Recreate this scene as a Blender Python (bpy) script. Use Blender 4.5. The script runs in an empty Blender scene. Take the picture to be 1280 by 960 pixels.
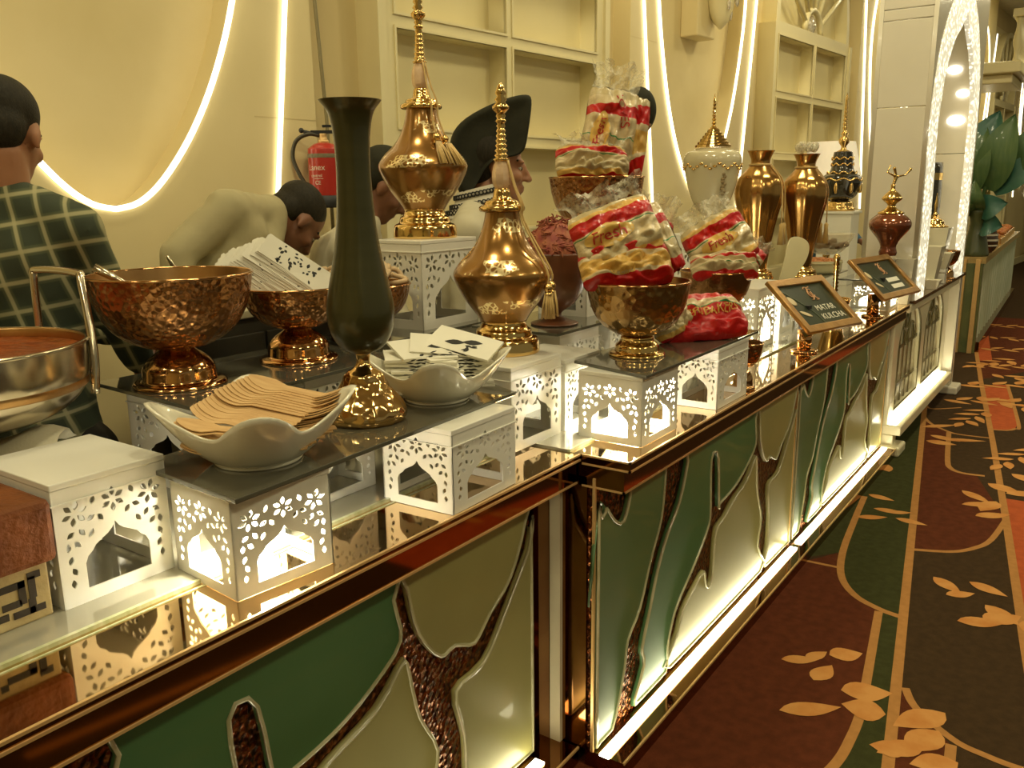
import bpy, bmesh, math, random
from mathutils import Vector, Matrix, Euler, noise

# ---------------------------------------------------------------- camera, light, exposure
SC = bpy.context.scene
COL = SC.collection
cam_data = bpy.data.cameras.new('camera')
cam_data.sensor_width = 36.0
cam_data.lens = 1077.0 / 1280.0 * 36.0
cam_data.clip_start = 0.05
cam = bpy.data.objects.new('camera', cam_data)
COL.objects.link(cam)
cam.matrix_world = Matrix(((0.570, 0.188, -0.800, 0.0),
                           (-0.821, 0.116, -0.559, 0.0),
                           (-0.012, 0.975, 0.220, 1.6),
                           (0, 0, 0, 1)))
SC.camera = cam

world = bpy.data.worlds.new('hall_light')
SC.world = world
world.use_nodes = True
bgn = world.node_tree.nodes['Background']
bgn.inputs[0].default_value = (1.0, 0.90, 0.56, 1)
bgn.inputs[1].default_value = 0.2

SC.view_settings.view_transform = 'Standard'
SC.view_settings.look = 'None'
SC.view_settings.gamma = 1.0
SC.view_settings.use_curve_mapping = False
SC.view_settings.exposure = -0.2
LAMP_SPOTS = [(x, y) for x in (-1.5, 1.5, 4.5, 7.5, 11.0, 15.0) for y in (-2.6, 0.3, 2.0)]
LAMP_POWER = 36.0
LAMP_COLOR = (1.0, 0.89, 0.56)
CEIL = 4.4
for lx, ly in LAMP_SPOTS:
    ld = bpy.data.lights.new('ceiling_light', 'AREA')
    ld.shape = 'DISK'; ld.size = 0.5; ld.energy = LAMP_POWER * (1.0 if ly < 1.5 else 0.62)
    ld.color = LAMP_COLOR
    lo = bpy.data.objects.new('ceiling_light', ld)
    lo.location = (lx, ly, CEIL - 0.06)
    COL.objects.link(lo)

# ---------------------------------------------------------------- helpers
PI = math.pi
def R3(seed): return random.Random(seed)

def tag(o, label=None, cat=None, group=None, kind=None):
    if label: o['label'] = label
    if cat: o['category'] = cat
    if group: o['group'] = group
    if kind: o['kind'] = kind
    return o

def ob(name, me, parent=None, mat=None, loc=None, rot=None, smooth=None):
    o = bpy.data.objects.new(name, me)
    COL.objects.link(o)
    if parent is not None: o.parent = parent
    if mat is not None and me is not None and not me.materials: me.materials.append(mat)
    if loc is not None: o.location = loc
    if rot is not None: o.rotation_euler = rot
    return o

def empty(name, loc=(0, 0, 0), rz=0.0, rot=None):
    o = bpy.data.objects.new(name, None)
    COL.objects.link(o)
    o.location = loc
    o.rotation_euler = rot if rot is not None else (0, 0, rz)
    o.empty_display_size = 0.05
    return o

def thing(name, label, cat, loc=(0, 0, 0), rz=0.0, group=None, rot=None):
    return tag(empty(name, loc, rz, rot), label, cat, group)

class MB:
    """collects shapes into one mesh"""
    def __init__(s): s.v = []; s.f = []; s.m = []; s.sm = []
    def add(s, vs, fs, M=None, mi=0, smooth=False):
        b = len(s.v)
        s.v += [(M @ Vector(v)) if M is not None else Vector(v) for v in vs]
        for f in fs:
            s.f.append([i + b for i in f]); s.m.append(mi); s.sm.append(smooth)
        return s
    def box(s, x0, x1, y0, y1, z0, z1, M=None, mi=0):
        vs = [(x0,y0,z0),(x1,y0,z0),(x1,y1,z0),(x0,y1,z0),(x0,y0,z1),(x1,y0,z1),(x1,y1,z1),(x0,y1,z1)]
        return s.add(vs, [(0,3,2,1),(4,5,6,7),(0,1,5,4),(1,2,6,5),(2,3,7,6),(3,0,4,7)], M, mi)
    def lathe(s, prof, seg=48, M=None, mi=0, smooth=True, rfun=None, cap=True):
        vs = []; fs = []; n = len(prof)
        for r, z in prof:
            for k in range(seg):
                a = 2 * PI * k / seg
                rr = r * (rfun(a, z) if rfun else 1.0)
                vs.append((rr * math.cos(a), rr * math.sin(a), z))
        for i in range(n - 1):
            for k in range(seg):
                k2 = (k + 1) % seg
                fs.append((i*seg+k, i*seg+k2, (i+1)*seg+k2, (i+1)*seg+k))
        if cap:
            fs.append(tuple(range(seg))[::-1]); fs.append(tuple((n-1)*seg + k for k in range(seg)))
        return s.add(vs, fs, M, mi, smooth)
    def tube(s, pts, r, seg=8, M=None, mi=0, closed=False, cap=True):
        pts = [Vector(p) for p in pts]; n = len(pts); vs = []; fs = []
        rr = r if isinstance(r, (list, tuple)) else [r] * n
        up = None
        for i, p in enumerate(pts):
            a = pts[(i - 1) % n] if (i > 0 or closed) else p
            b = pts[(i + 1) % n] if (i < n - 1 or closed) else p
            t = (b - a).normalized()
            if up is None:
                up = Vector((0, 0, 1)) if abs(t.z) < 0.9 else Vector((1, 0, 0))
            sx = t.cross(up)
            if sx.length < 1e-5: sx = t.cross(Vector((0.3, 1, 0.2)))
            sx.normalize(); up = sx.cross(t).normalized()
            for k in range(seg):
                an = 2 * PI * k / seg
                vs.append(p + (sx * math.cos(an) + up * math.sin(an)) * rr[i])
        rings = n if closed else n - 1
        for i in range(rings):
            j = (i + 1) % n
            for k in range(seg):
                k2 = (k + 1) % seg
                fs.append((i*seg+k, i*seg+k2, j*seg+k2, j*seg+k))
        if cap and not closed:
            fs.append(tuple(range(seg))[::-1]); fs.append(tuple((n-1)*seg + k for k in range(seg)))
        return s.add(vs, fs, M, mi, True)
    def ell(s, c, r, M=None, mi=0, seg=16, rings=10, rot=None):
        c = Vector(c); r = Vector(r) if isinstance(r, (tuple, list)) else Vector((r, r, r))
        vs = []; fs = []
        L = Matrix.Translation(c)
        if rot is not None: L = L @ Euler(rot).to_matrix().to_4x4()
        for i in range(1, rings):
            th = PI * i / rings
            for k in range(seg):
                a = 2 * PI * k / seg
                vs.append(L @ Vector((r.x*math.sin(th)*math.cos(a), r.y*math.sin(th)*math.sin(a), r.z*math.cos(th))))
        vs.append(L @ Vector((0, 0, r.z))); vs.append(L @ Vector((0, 0, -r.z)))
        T = (rings - 1) * seg
        for i in range(rings - 2):
            for k in range(seg):
                k2 = (k + 1) % seg
                fs.append((i*seg+k, (i+1)*seg+k, (i+1)*seg+k2, i*seg+k2))
        for k in range(seg):
            k2 = (k + 1) % seg
            fs.append((T, k, k2)); fs.append((T + 1, (rings-2)*seg+k2, (rings-2)*seg+k))
        return s.add(vs, fs, M, mi, True)
    def limb(s, p0, r0, p1, r1, n=6):
        p0 = Vector(p0); p1 = Vector(p1)
        for i in range(n + 1):
            t = i / n
            s.ell(p0.lerp(p1, t), r0 + (r1 - r0) * t, seg=12, rings=8)
        return s
    def prism(s, poly, z0, z1, M=None, mi=0):
        n = len(poly)
        vs = [(x, y, z0) for x, y in poly] + [(x, y, z1) for x, y in poly]
        fs = [tuple(range(n))[::-1], tuple(range(n, 2*n))] + [(i, (i+1) % n, n+(i+1) % n, n+i) for i in range(n)]
        return s.add(vs, fs, M, mi)
    def mesh(s, name):
        me = bpy.data.meshes.new(name)
        me.from_pydata([tuple(v) for v in s.v], [], s.f)
        me.polygons.foreach_set('material_index', s.m)
        me.polygons.foreach_set('use_smooth', s.sm)
        me.update()
        return me
    def build(s, name, mats, parent=None, loc=None, rot=None, bevel=0.0, fix=False):
        me = s.mesh(name)
        if bevel or fix:
            bm = bmesh.new(); bm.from_mesh(me)
            if fix: bmesh.ops.recalc_face_normals(bm, faces=bm.faces)
            if bevel:
                bmesh.ops.bevel(bm, geom=bm.edges[:], offset=bevel, segments=2, affect='EDGES', profile=0.5)
            bm.to_mesh(me); bm.free()
        for m in (mats if isinstance(mats, (list, tuple)) else [mats]): me.materials.append(m)
        return ob(name, me, parent, None, loc, rot)

def bx(name, mat, x0, x1, y0, y1, z0, z1, parent=None, bevel=0.0, loc=None, rot=None):
    return MB().box(x0, x1, y0, y1, z0, z1).build(name, mat, parent, loc, rot, bevel)

def to_mesh(o, name):
    bpy.context.view_layer.update()
    dg = bpy.context.evaluated_depsgraph_get()
    me = bpy.data.meshes.new_from_object(o.evaluated_get(dg))
    me.name = name
    d = o.data
    bpy.data.objects.remove(o)
    return me

def me_loops(name, loops, depth, bevel=0.0, offset=0.0):
    """flat shape in XY with holes, thickness = 2*depth along Z"""
    cu = bpy.data.curves.new(name, 'CURVE'); cu.dimensions = '2D'; cu.fill_mode = 'BOTH'
    cu.extrude = depth; cu.bevel_depth = bevel; cu.bevel_resolution = 1; cu.offset = offset
    for lp in loops:
        sp = cu.splines.new('POLY'); sp.points.add(len(lp) - 1); sp.use_cyclic_u = True
        for i, (x, y) in enumerate(lp): sp.points[i].co = (x, y, 0, 1)
    o = bpy.data.objects.new(name, cu); COL.objects.link(o)
    return to_mesh(o, name)

def me_text(body, size, depth=0.0004, align='CENTER', space=1.0):
    cu = bpy.data.curves.new('lettering', 'FONT'); cu.body = body; cu.size = size
    cu.extrude = depth; cu.align_x = align; cu.align_y = 'CENTER'; cu.space_character = space
    o = bpy.data.objects.new('lettering', cu); COL.objects.link(o)
    return to_mesh(o, 'lettering')

def smooth_all(me):
    me.polygons.foreach_set('use_smooth', [True] * len(me.polygons))
    return me

def remesh(mb, name, voxel, it=4, fac=0.5):
    me = mb.mesh(name)
    o = bpy.data.objects.new(name, me); COL.objects.link(o)
    m = o.modifiers.new('r', 'REMESH'); m.mode = 'VOXEL'; m.voxel_size = voxel; m.use_smooth_shade = True
    if it:
        q = o.modifiers.new('s', 'SMOOTH'); q.iterations = it; q.factor = fac
    r = to_mesh(o, name)
    bpy.data.meshes.remove(me)
    return smooth_all(r)

def copy_tree(o, parent=None):
    c = o.copy(); COL.objects.link(c)
    if parent is not None: c.parent = parent
    for ch in list(o.children): copy_tree(ch, c)
    return c

def catmull(pts, n=8, closed=False):
    P = [Vector(p) for p in pts]; out = []; m = len(P)
    for i in range(m if closed else m - 1):
        p0 = P[(i-1) % m] if (closed or i > 0) else P[0]
        p1 = P[i]; p2 = P[(i+1) % m]
        p3 = P[(i+2) % m] if (closed or i + 2 < m) else P[-1]
        for k in range(n):
            t = k / n
            out.append(0.5*((2*p1)+(-p0+p2)*t+(2*p0-5*p1+4*p2-p3)*t*t+(-p0+3*p1-3*p2+p3)*t**3))
    if not closed: out.append(P[-1])
    return out

def sprof(pts, n=5):
    """smooth lathe profile"""
    return [(max(p.x, 0.0005), p.z) for p in catmull([(r, 0, z) for r, z in pts], n)]

# ---------------------------------------------------------------- materials
MATS = {}
def nodes_of(m): return m.node_tree.nodes, m.node_tree.links

def M(name, c=(0.8, 0.8, 0.8), rough=0.5, metal=0.0, c2=None, scale=8.0, bump=0.0, bscale=40.0, btype='noise',
      coat=0.0, spec=0.5, emit=None, estr=0.0, trans=0.0, alpha=1.0, ior=1.45, detail=4.0, lo=0.35, hi=0.65, stretch=(1,1,1), sheen=0.0, r2=None, sss=0.0):
    if name in MATS: return MATS[name]
    m = bpy.data.materials.new(name); m.use_nodes = True
    N, L = nodes_of(m); b = N['Principled BSDF']
    b.inputs['Base Color'].default_value = (*c, 1)
    b.inputs['Roughness'].default_value = rough
    b.inputs['Metallic'].default_value = metal
    b.inputs['Coat Weight'].default_value = coat
    b.inputs['Coat Roughness'].default_value = 0.05
    b.inputs['Specular IOR Level'].default_value = spec
    b.inputs['Transmission Weight'].default_value = trans
    b.inputs['IOR'].default_value = ior
    b.inputs['Alpha'].default_value = alpha
    b.inputs['Sheen Weight'].default_value = sheen
    b.inputs['Subsurface Weight'].default_value = sss
    if sss: b.inputs['Subsurface Radius'].default_value = (0.01, 0.004, 0.002)
    if emit:
        b.inputs['Emission Color'].default_value = (*emit, 1); b.inputs['Emission Strength'].default_value = estr
    tc = N.new('ShaderNodeTexCoord'); mp = N.new('ShaderNodeMapping'); mp.inputs['Scale'].default_value = stretch
    L.new(tc.outputs['Object'], mp.inputs[0])
    if c2 is None: c2 = tuple(min(1.0, x * 0.92) for x in c)
    nz = N.new('ShaderNodeTexNoise'); nz.inputs['Scale'].default_value = scale; nz.inputs['Detail'].default_value = detail
    L.new(mp.outputs[0], nz.inputs['Vector'])
    rp = N.new('ShaderNodeValToRGB')
    rp.color_ramp.elements[0].position = lo; rp.color_ramp.elements[1].position = hi
    rp.color_ramp.elements[0].color = (*c, 1); rp.color_ramp.elements[1].color = (*c2, 1)
    L.new(nz.outputs['Fac'], rp.inputs[0]); L.new(rp.outputs[0], b.inputs['Base Color'])
    if r2 is not None:
        mr = N.new('ShaderNodeMapRange'); mr.inputs[3].default_value = rough; mr.inputs[4].default_value = r2
        mr.inputs[1].default_value = lo; mr.inputs[2].default_value = hi
        L.new(nz.outputs['Fac'], mr.inputs[0]); L.new(mr.outputs[0], b.inputs['Roughness'])
    if bump:
        if btype == 'voronoi':
            t = N.new('ShaderNodeTexVoronoi'); t.inputs['Scale'].default_value = bscale; t.feature = 'SMOOTH_F1'; t.inputs['Smoothness'].default_value = 0.35
            src = t.outputs['Distance']
        elif btype == 'wave':
            t = N.new('ShaderNodeTexWave'); t.inputs['Scale'].default_value = bscale; src = t.outputs['Fac']
        else:
            t = N.new('ShaderNodeTexNoise'); t.inputs['Scale'].default_value = bscale; t.inputs['Detail'].default_value = 3; src = t.outputs['Fac']
        L.new(mp.outputs[0], t.inputs['Vector'])
        bp = N.new('ShaderNodeBump'); bp.inputs['Strength'].default_value = bump; bp.inputs['Distance'].default_value = 0.01
        L.new(src, bp.inputs['Height']); L.new(bp.outputs[0], b.inputs['Normal'])
    MATS[name] = m
    return m

WALL = M('cream_wall_paint', (0.74, 0.62, 0.33), 0.55, c2=(0.69, 0.57, 0.29), scale=1.6, bump=0.04, bscale=6)
TAN = M('tan_wall_paint', (0.66, 0.54, 0.27), 0.6, c2=(0.61, 0.49, 0.24), scale=2)
TRIM = M('cream_trim_paint', (0.78, 0.69, 0.40), 0.4, c2=(0.74, 0.65, 0.37), scale=3)
WHITE = M('white_powder_coat', (0.80, 0.78, 0.68), 0.28, c2=(0.76, 0.74, 0.64), scale=5, coat=0.2)
PORTAL = M('white_lacquer_board', (0.76, 0.71, 0.58), 0.22, c2=(0.73, 0.68, 0.55), scale=3, coat=0.2)
MIRROR = M('bronze_mirror', (0.30, 0.155, 0.06), 0.06, 1.0, c2=(0.22, 0.10, 0.036), scale=3.0, stretch=(0.6, 3, 3))
MIRTOP = M('bronze_mirror_top', (0.74, 0.54, 0.30), 0.05, 1.0, c2=(0.70, 0.50, 0.27), scale=4)
BRASS = M('brass_edge', (0.80, 0.52, 0.22), 0.3, 0.45, scale=20)
GLASSTOP = M('frosted_counter_glass', (0.34, 0.315, 0.225), 0.08, c2=(0.30, 0.28, 0.20), scale=3, coat=1.0)
GEDGE = M('green_glass_edge', (0.45, 0.48, 0.26), 0.08, c2=(0.60, 0.60, 0.38), scale=12, coat=1.0, stretch=(6, 1, 1))
DARKGLASS = M('smoked_glass_plate', (0.085, 0.08, 0.055), 0.08, c2=(0.10, 0.095, 0.068), scale=6, coat=0.6, spec=0.7)
COPPER = M('hammered_copper', (0.46, 0.235, 0.095), 0.2, 1.0, c2=(0.30, 0.135, 0.05), scale=9, bump=0.4, bscale=66, btype='voronoi', r2=0.3)
COPPERIN = M('copper_inside', (0.62, 0.38, 0.16), 0.3, 1.0, c2=(0.5, 0.28, 0.11), scale=12)
POLISH = M('polished_copper', (0.66, 0.385, 0.165), 0.1, 1.0, c2=(0.56, 0.30, 0.12), scale=8)
GOLD = M('polished_gold', (0.80, 0.56, 0.22), 0.13, 1.0, c2=(0.74, 0.50, 0.18), scale=9)
GOLDHAM = M('hammered_gold', (0.82, 0.56, 0.24), 0.12, 1.0, c2=(0.74, 0.47, 0.18), scale=9, bump=0.5, bscale=38, btype='voronoi')
STEEL = M('brushed_steel', (0.66, 0.58, 0.44), 0.2, 1.0, c2=(0.6, 0.52, 0.38), scale=3, stretch=(1, 1, 12))
PORC = M('white_porcelain', (0.76, 0.72, 0.56), 0.15, c2=(0.74, 0.70, 0.54), scale=4, coat=0.5)
LED = M('led_diffuser', (1, 1, 1), 0.5, emit=(1.0, 0.92, 0.66), estr=3.4)
LEDSTRIP = M('led_floor_diffuser', (1, 1, 1), 0.5, emit=(1.0, 0.91, 0.60), estr=19.0)
BULB = M('warm_bulb', (1, 1, 1), 0.5, emit=(1.0, 0.95, 0.8), estr=30.0)
BLACK = M('matt_black', (0.012, 0.012, 0.012), 0.5, c2=(0.02, 0.02, 0.018), scale=20)

# ================================================================ THE SETTING
CARPET = M('carpet_brown', (0.060, 0.034, 0.014), 0.95, c2=(0.045, 0.026, 0.011), scale=30, bump=0.5, bscale=350, spec=0.1)
C_RED = M('carpet_maroon', (0.115, 0.030, 0.011), 0.95, c2=(0.085, 0.022, 0.008), scale=25, bump=0.5, bscale=350, spec=0.1)
C_GREEN = M('carpet_green', (0.050, 0.052, 0.016), 0.95, c2=(0.038, 0.040, 0.012), scale=30, bump=0.5, bscale=350, spec=0.1)
C_ORANGE = M('carpet_orange', (0.46, 0.10, 0.03), 0.95, c2=(0.38, 0.08, 0.025), scale=20, bump=0.5, bscale=350, spec=0.1)
C_LINE = M('carpet_gold_line', (0.42, 0.20, 0.06), 0.95, c2=(0.36, 0.17, 0.05), scale=30, spec=0.1)
C_LEAF = M('carpet_leaf', (0.56, 0.27, 0.08), 0.95, c2=(0.44, 0.16, 0.035), scale=9, spec=0.1, lo=0.4, hi=0.75)

floor = tag(bx('floor', CARPET, -5, 24, -7, 4.2, -0.05, 0.0), 'dark brown carpet with maroon and orange shapes and tan leaves', None, None, 'structure')
ceiling = tag(bx('ceiling', M('ceiling_paint', (0.72, 0.64, 0.42), 0.7), -5, 24, -7, 4.2, CEIL, CEIL + 0.1), 'cream hall ceiling', None, None, 'structure')
for lx, ly in LAMP_SPOTS:
    t = MB().lathe([(0.02, CEIL - 0.02), (0.29, CEIL - 0.02), (0.31, CEIL - 0.002), (0.29, CEIL)], 28).build('ceiling_lamp', M('lamp_rim', (0.75, 0.7, 0.55), 0.4), None, (lx, ly, 0))
    tag(t, 'round flush ceiling lamp on the cream ceiling', 'ceiling lamp', 'ceiling lamps')
    MB().lathe([(0.01, CEIL - 0.03), (0.26, CEIL - 0.03), (0.26, CEIL - 0.02)], 28).build('diffuser', M('lamp_diffuser', (1, 1, 1), 0.5, emit=(1, 0.9, 0.65), estr=4.0), t)
tag(bx('wall_right', WALL, 23.0, 23.2, -7, 4.0, 0, CEIL), 'cream end wall of the hall', None, None, 'structure')
tag(bx('wall_left', WALL, -5.1, -4.9, -7, 4.0, 0, CEIL), 'cream end wall behind the buffet', None, None, 'structure')

# --- carpet print -------------------------------------------------------------
CD = math.radians(8.53)
def offs(pts, w):
    """strip polygon around a polyline"""
    L = []; Rr = []
    n = len(pts)
    for i, p in enumerate(pts):
        a = Vector(pts[max(i-1, 0)]); b = Vector(pts[min(i+1, n-1)])
        t = (b - a).normalized(); q = Vector((-t.y, t.x)) * w / 2
        L.append((p[0] + q.x, p[1] + q.y)); Rr.append((p[0] - q.x, p[1] - q.y))
    return L, Rr
class Print:
    def __init__(s): s.mb = MB()
    zi = 0.0
    def nz(s): s.zi += 0.000012; return s.zi
    def poly(s, pts, z, mi): s.mb.add([(x, y, z) for x, y in pts], [tuple(range(len(pts)))], None, mi)
    def line(s, pts, w=0.028, z=0.0012, mi=3, curve=True):
        P = [(p.x, p.y) for p in catmull([(x, y, 0) for x, y in pts], 6)] if curve and len(pts) > 2 else pts
        L, Rr = offs(P, w); n = len(P)
        z += s.nz()
        s.mb.add([(x, y, z) for x, y in L + Rr], [(i, n+i, n+i+1, i+1) for i in range(n-1)], None, mi)
    def leaf(s, x, y, ln, w, a, z=0.0018):
        pts = []
        for k in range(9):
            t = k / 8; pts.append((t * ln, w * (math.sin(PI * t ** 0.75)) * 0.5))
        for k in range(1, 8):
            t = 1 - k / 8; pts.append((t * ln, -w * (math.sin(PI * t ** 0.85)) * 0.5))
        c, sn = math.cos(a), math.sin(a)
        P = [(x + c*px - sn*py, y + sn*px + c*py) for px, py in pts]
        z += s.nz() * 1.5
        s.mb.add([(px, py, z) for px, py in P], [tuple(range(len(P)))], None, 4)
    def spray(s, x, y, a, k=1.0, n=6, seed=1):
        r = R3(seed)
        for i in range(n):
            t = i / n
            side = 1 if i % 2 else -1
            cx = x + math.cos(a) * t * 0.5 * k; cy = y + math.sin(a) * t * 0.5 * k
            s.leaf(cx, cy, (0.15 + 0.05 * r.random()) * k, (0.055 + 0.02 * r.random()) * k, a + side * (0.5 + 0.4 * r.random()))
        s.leaf(x + math.cos(a) * 0.5 * k, y + math.sin(a) * 0.5 * k, 0.16 * k, 0.06 * k, a + 0.1)
pr = Print()
lineA = lambda u: 0.36 + (u - 2.34) * 0.15
# maroon fields and green fields beside the buffet
pr.poly([(-1, lineA(-1)), (3.3, lineA(3.3)), (3.31, 0.59), (3.38, 0.70), (3.53, 0.79), (3.79, 0.85), (3.6, 0.96), (3.0, 1.1), (-1, 1.1)], 0.0004, 0)
pr.poly([(3.3, lineA(3.3)), (7.6, lineA(7.6)), (7.6, 1.3), (3.6, 1.0), (3.79, 0.85), (3.53, 0.79), (3.38, 0.70), (3.31, 0.59)], 0.0005, 1)
pr.poly([(2.25, 0.49), (2.43, 0.48), (2.6, 0.49), (2.77, 0.51), (3.29, 0.59), (3.29, lineA(3.29)), (2.2, lineA(2.2))], 0.0006, 1)
pr.poly([(3.98, 0.605), (4.05, 0.45), (4.15, 0.37), (4.29, 0.32), (4.61, 0.29), (5.27, 0.50), (5.28, 0.61), (5.49, 0.68), (6.14, 0.77), (6.4, lineA(6.4))], 0.0004, 0)
pr.poly([(2.0, lineA(2.0)), (2.79, lineA(2.79) - 0.02), (2.69, 0.35), (2.62, 0.30), (2.55, 0.23), (2.40, 0.22), (2.0, 0.16)], 0.0006, 0)
pr.poly([(6.36, 0.545), (6.39, 0.46), (6.46, 0.42), (6.61, 0.41), (7.9, 0.60), (7.8, 0.775)], 0.0007, 2)
pr.poly([(4.94, 0.335), (4.95, 0.10), (4.9, 0.02), (4.6, -0.06), (2.6, -0.36), (2.6, -0.02), (3.35, 0.11)], 0.0007, 2)
pr.poly([(8.9, 0.94), (8.92, 0.82), (12.5, 1.3), (12.3, 1.45)], 0.0007, 2)
pr.poly([(8.0, 0.82), (12, 1.4), (12, 0.7), (9, 0.3)], 0.0003, 0)
for k in range(3):
    ox, oy = 4.7 * k - 1.5, -1.1 - 0.25 * (k == 1) + 0.7 * k
    pr.poly([(ox, oy), (ox + 1.9, oy + 0.28), (ox + 1.95, oy - 0.3), (ox + 0.1, oy - 0.6)], 0.0005, k % 3)
pr.line([(1.2, lineA(1.2)), (8.6, lineA(8.6))], 0.034)
pr.line([(1.0, -0.24), (3.35, 0.11), (4.61, 0.29), (6.09, 0.51), (7.83, 0.78), (12.5, 1.47)], 0.034, curve=False)
pr.line([(4.58, 0.94), (4.2, 0.9), (3.79, 0.85), (3.53, 0.79), (3.38, 0.70), (3.31, 0.59), (3.29, 0.51)], 0.03)
pr.line([(3.6, 1.02), (3.61, 0.82)], 0.02)
pr.line([(3.29, 0.59), (2.77, 0.515), (2.6, 0.49), (2.43, 0.48), (2.25, 0.49), (2.0, 0.56)], 0.03)
pr.line([(2.79, 0.40), (2.69, 0.35), (2.58, 0.23), (2.55, 0.14), (2.54, 0.04), (2.56, -0.1)], 0.026)
pr.line([(2.55, 0.23), (2.2, 0.19), (1.5, 0.08)], 0.03)
pr.line([(3.98, 0.605), (4.05, 0.45), (4.15, 0.37), (4.29, 0.32), (4.61, 0.29)], 0.026)
pr.line([(6.14, 0.77), (5.49, 0.68), (5.33, 0.64), (5.27, 0.57), (5.28, 0.46)], 0.03)
pr.line([(6.6, 1.0), (6.46, 0.97), (6.3, 0.90), (6.16, 0.78), (6.12, 0.70), (6.13, 0.52)], 0.024)
pr.line([(7.9, 0.60), (6.61, 0.41), (6.46, 0.42), (6.39, 0.46), (6.36, 0.545)], 0.024)
pr.line([(6.95, 1.05), (6.75, 0.98), (6.9, 0.8)], 0.02)
for (x, y, ln, w, a) in [(2.71, 0.27, 0.20, 0.10, 2.5), (2.60, 0.27, 0.17, 0.10, 2.75), (2.60, 0.42, 0.13, 0.12, 1.7), (2.44, 0.70, 0.20, 0.075, -0.9),
                         (2.66, 0.57, 0.16, 0.11, -1.1), (2.74, 0.79, 0.13, 0.055, -1.0), (2.79, 0.72, 0.10, 0.05, -0.5), (2.86, 0.66, 0.12, 0.09, -0.9), (2.67, 0.66, 0.13, 0.07, -0.2),
                         (2.5, 0.30, 0.15, 0.08, 2.4), (2.47, 0.20, 0.14, 0.09, 2.2), (2.44, 0.33, 0.1, 0.08, 1.8),
                         (3.73, 0.47, 0.16, 0.07, -2.3), (3.58, 0.40, 0.12, 0.06, -0.9), (3.76, 0.34, 0.16, 0.07, -2.0), (3.57, 0.26, 0.17, 0.08, -2.3), (3.37, 0.33, 0.17, 0.08, -1.1), (3.43, 0.25, 0.16, 0.10, -0.8),
                         (3.42, 0.12, 0.16, 0.09, -0.5),
                         (4.25, 0.90, 0.15, 0.06, -1.0), (4.42, 0.86, 0.16, 0.06, -1.5), (4.40, 0.80, 0.13, 0.05, -1.1), (4.62, 0.93, 0.14, 0.06, -1.8), (4.34, 0.74, 0.15, 0.06, -1.7),
                         (5.07, 0.92, 0.18, 0.07, 0.4), (4.95, 0.53, 0.2, 0.07, -2.3), (4.72, 0.50, 0.2, 0.07, -1.0), (4.58, 0.42, 0.18, 0.08, -0.9), (5.15, 0.43, 0.2, 0.10, -2.1), (5.02, 0.33, 0.17, 0.09, -1.0), (4.86, 0.36, 0.2, 0.10, 2.9),
                         (5.4, 0.34, 0.2, 0.09, -2.2), (5.05, 0.22, 0.17, 0.08, -0.6), (6.18, 0.94, 0.26, 0.07, -0.8), (6.0, 0.86, 0.2, 0.08, -1.9), (5.94, 0.78, 0.26, 0.07, -1.2), (5.85, 0.86, 0.18, 0.1, -1.6)]:
    pr.leaf(x, y, ln, w, a)
for i, (x, y, a) in enumerate([(7.1, 0.95, -1.2), (7.35, 0.72, -2.2), (7.7, 0.93, -1.0), (8.3, 0.75, -1.9), (8.6, 1.0, -1.2), (9.1, 0.65, 2.6), (9.6, 1.0, -1.4), (10.4, 1.0, -1.9), (11.2, 1.2, -1.3),
                               (6.0, 0.25, 2.8), (3.0, -0.5, 0.7), (1.2, 0.3, 1.2), (0.4, 0.6, 0.4), (5.0, -0.8, 0.4), (7.5, -0.3, 1.0), (6.9, 0.62, 2.9)]):
    pr.spray(x, y, a, 1.1 if x > 7 else 0.95, 6, i)
cp = pr.mb.build('carpet_pattern', [C_RED, C_GREEN, C_ORANGE, C_LINE, C_LEAF], floor)

# --- back wall ------------------------------------------------------------------
WR = math.radians(-4.06)
def wthing(name, kind='structure'):
    o = empty(name, (0, 3.0917, 0), WR)
    if kind: o['kind'] = kind
    return o
wall = wthing('wall_back')
tag(wall, 'cream panelled back wall of the buffet hall')
bx('wall_base', TAN, -5, 23.2, 0.13, 0.4, 0, CEIL, wall)
PER = 4.5
UH = [(0.0, 1.55), (0.09, 1.572), (0.19, 1.65), (0.31, 1.80), (0.41, 1.97), (0.49, 2.15), (0.55, 2.33), (0.62, 2.60), (0.665, 2.85), (0.68, 3.05), (0.655, 3.3), (0.57, 3.55), (0.41, 3.78), (0.2, 3.92), (0.0, 3.96)]
half = catmull([(a, 0, b) for a, b in UH], 4)
oval = [(p.x, p.z) for p in half] + [(-p.x, p.z) for p in half[-2:0:-1]]
def led(name, pts, r, label, M0=None):
    o = MB().tube(pts, r, 6).build(name, LED, None, (0, 3.0917, 0), (0, 0, WR))
    tag(o, label, 'led strip', 'glowing light strips on the back wall')
    return o
MR = Matrix.Rotation(PI / 2, 4, 'X')          # XY drawing -> XZ wall plane, facing -Y
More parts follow.
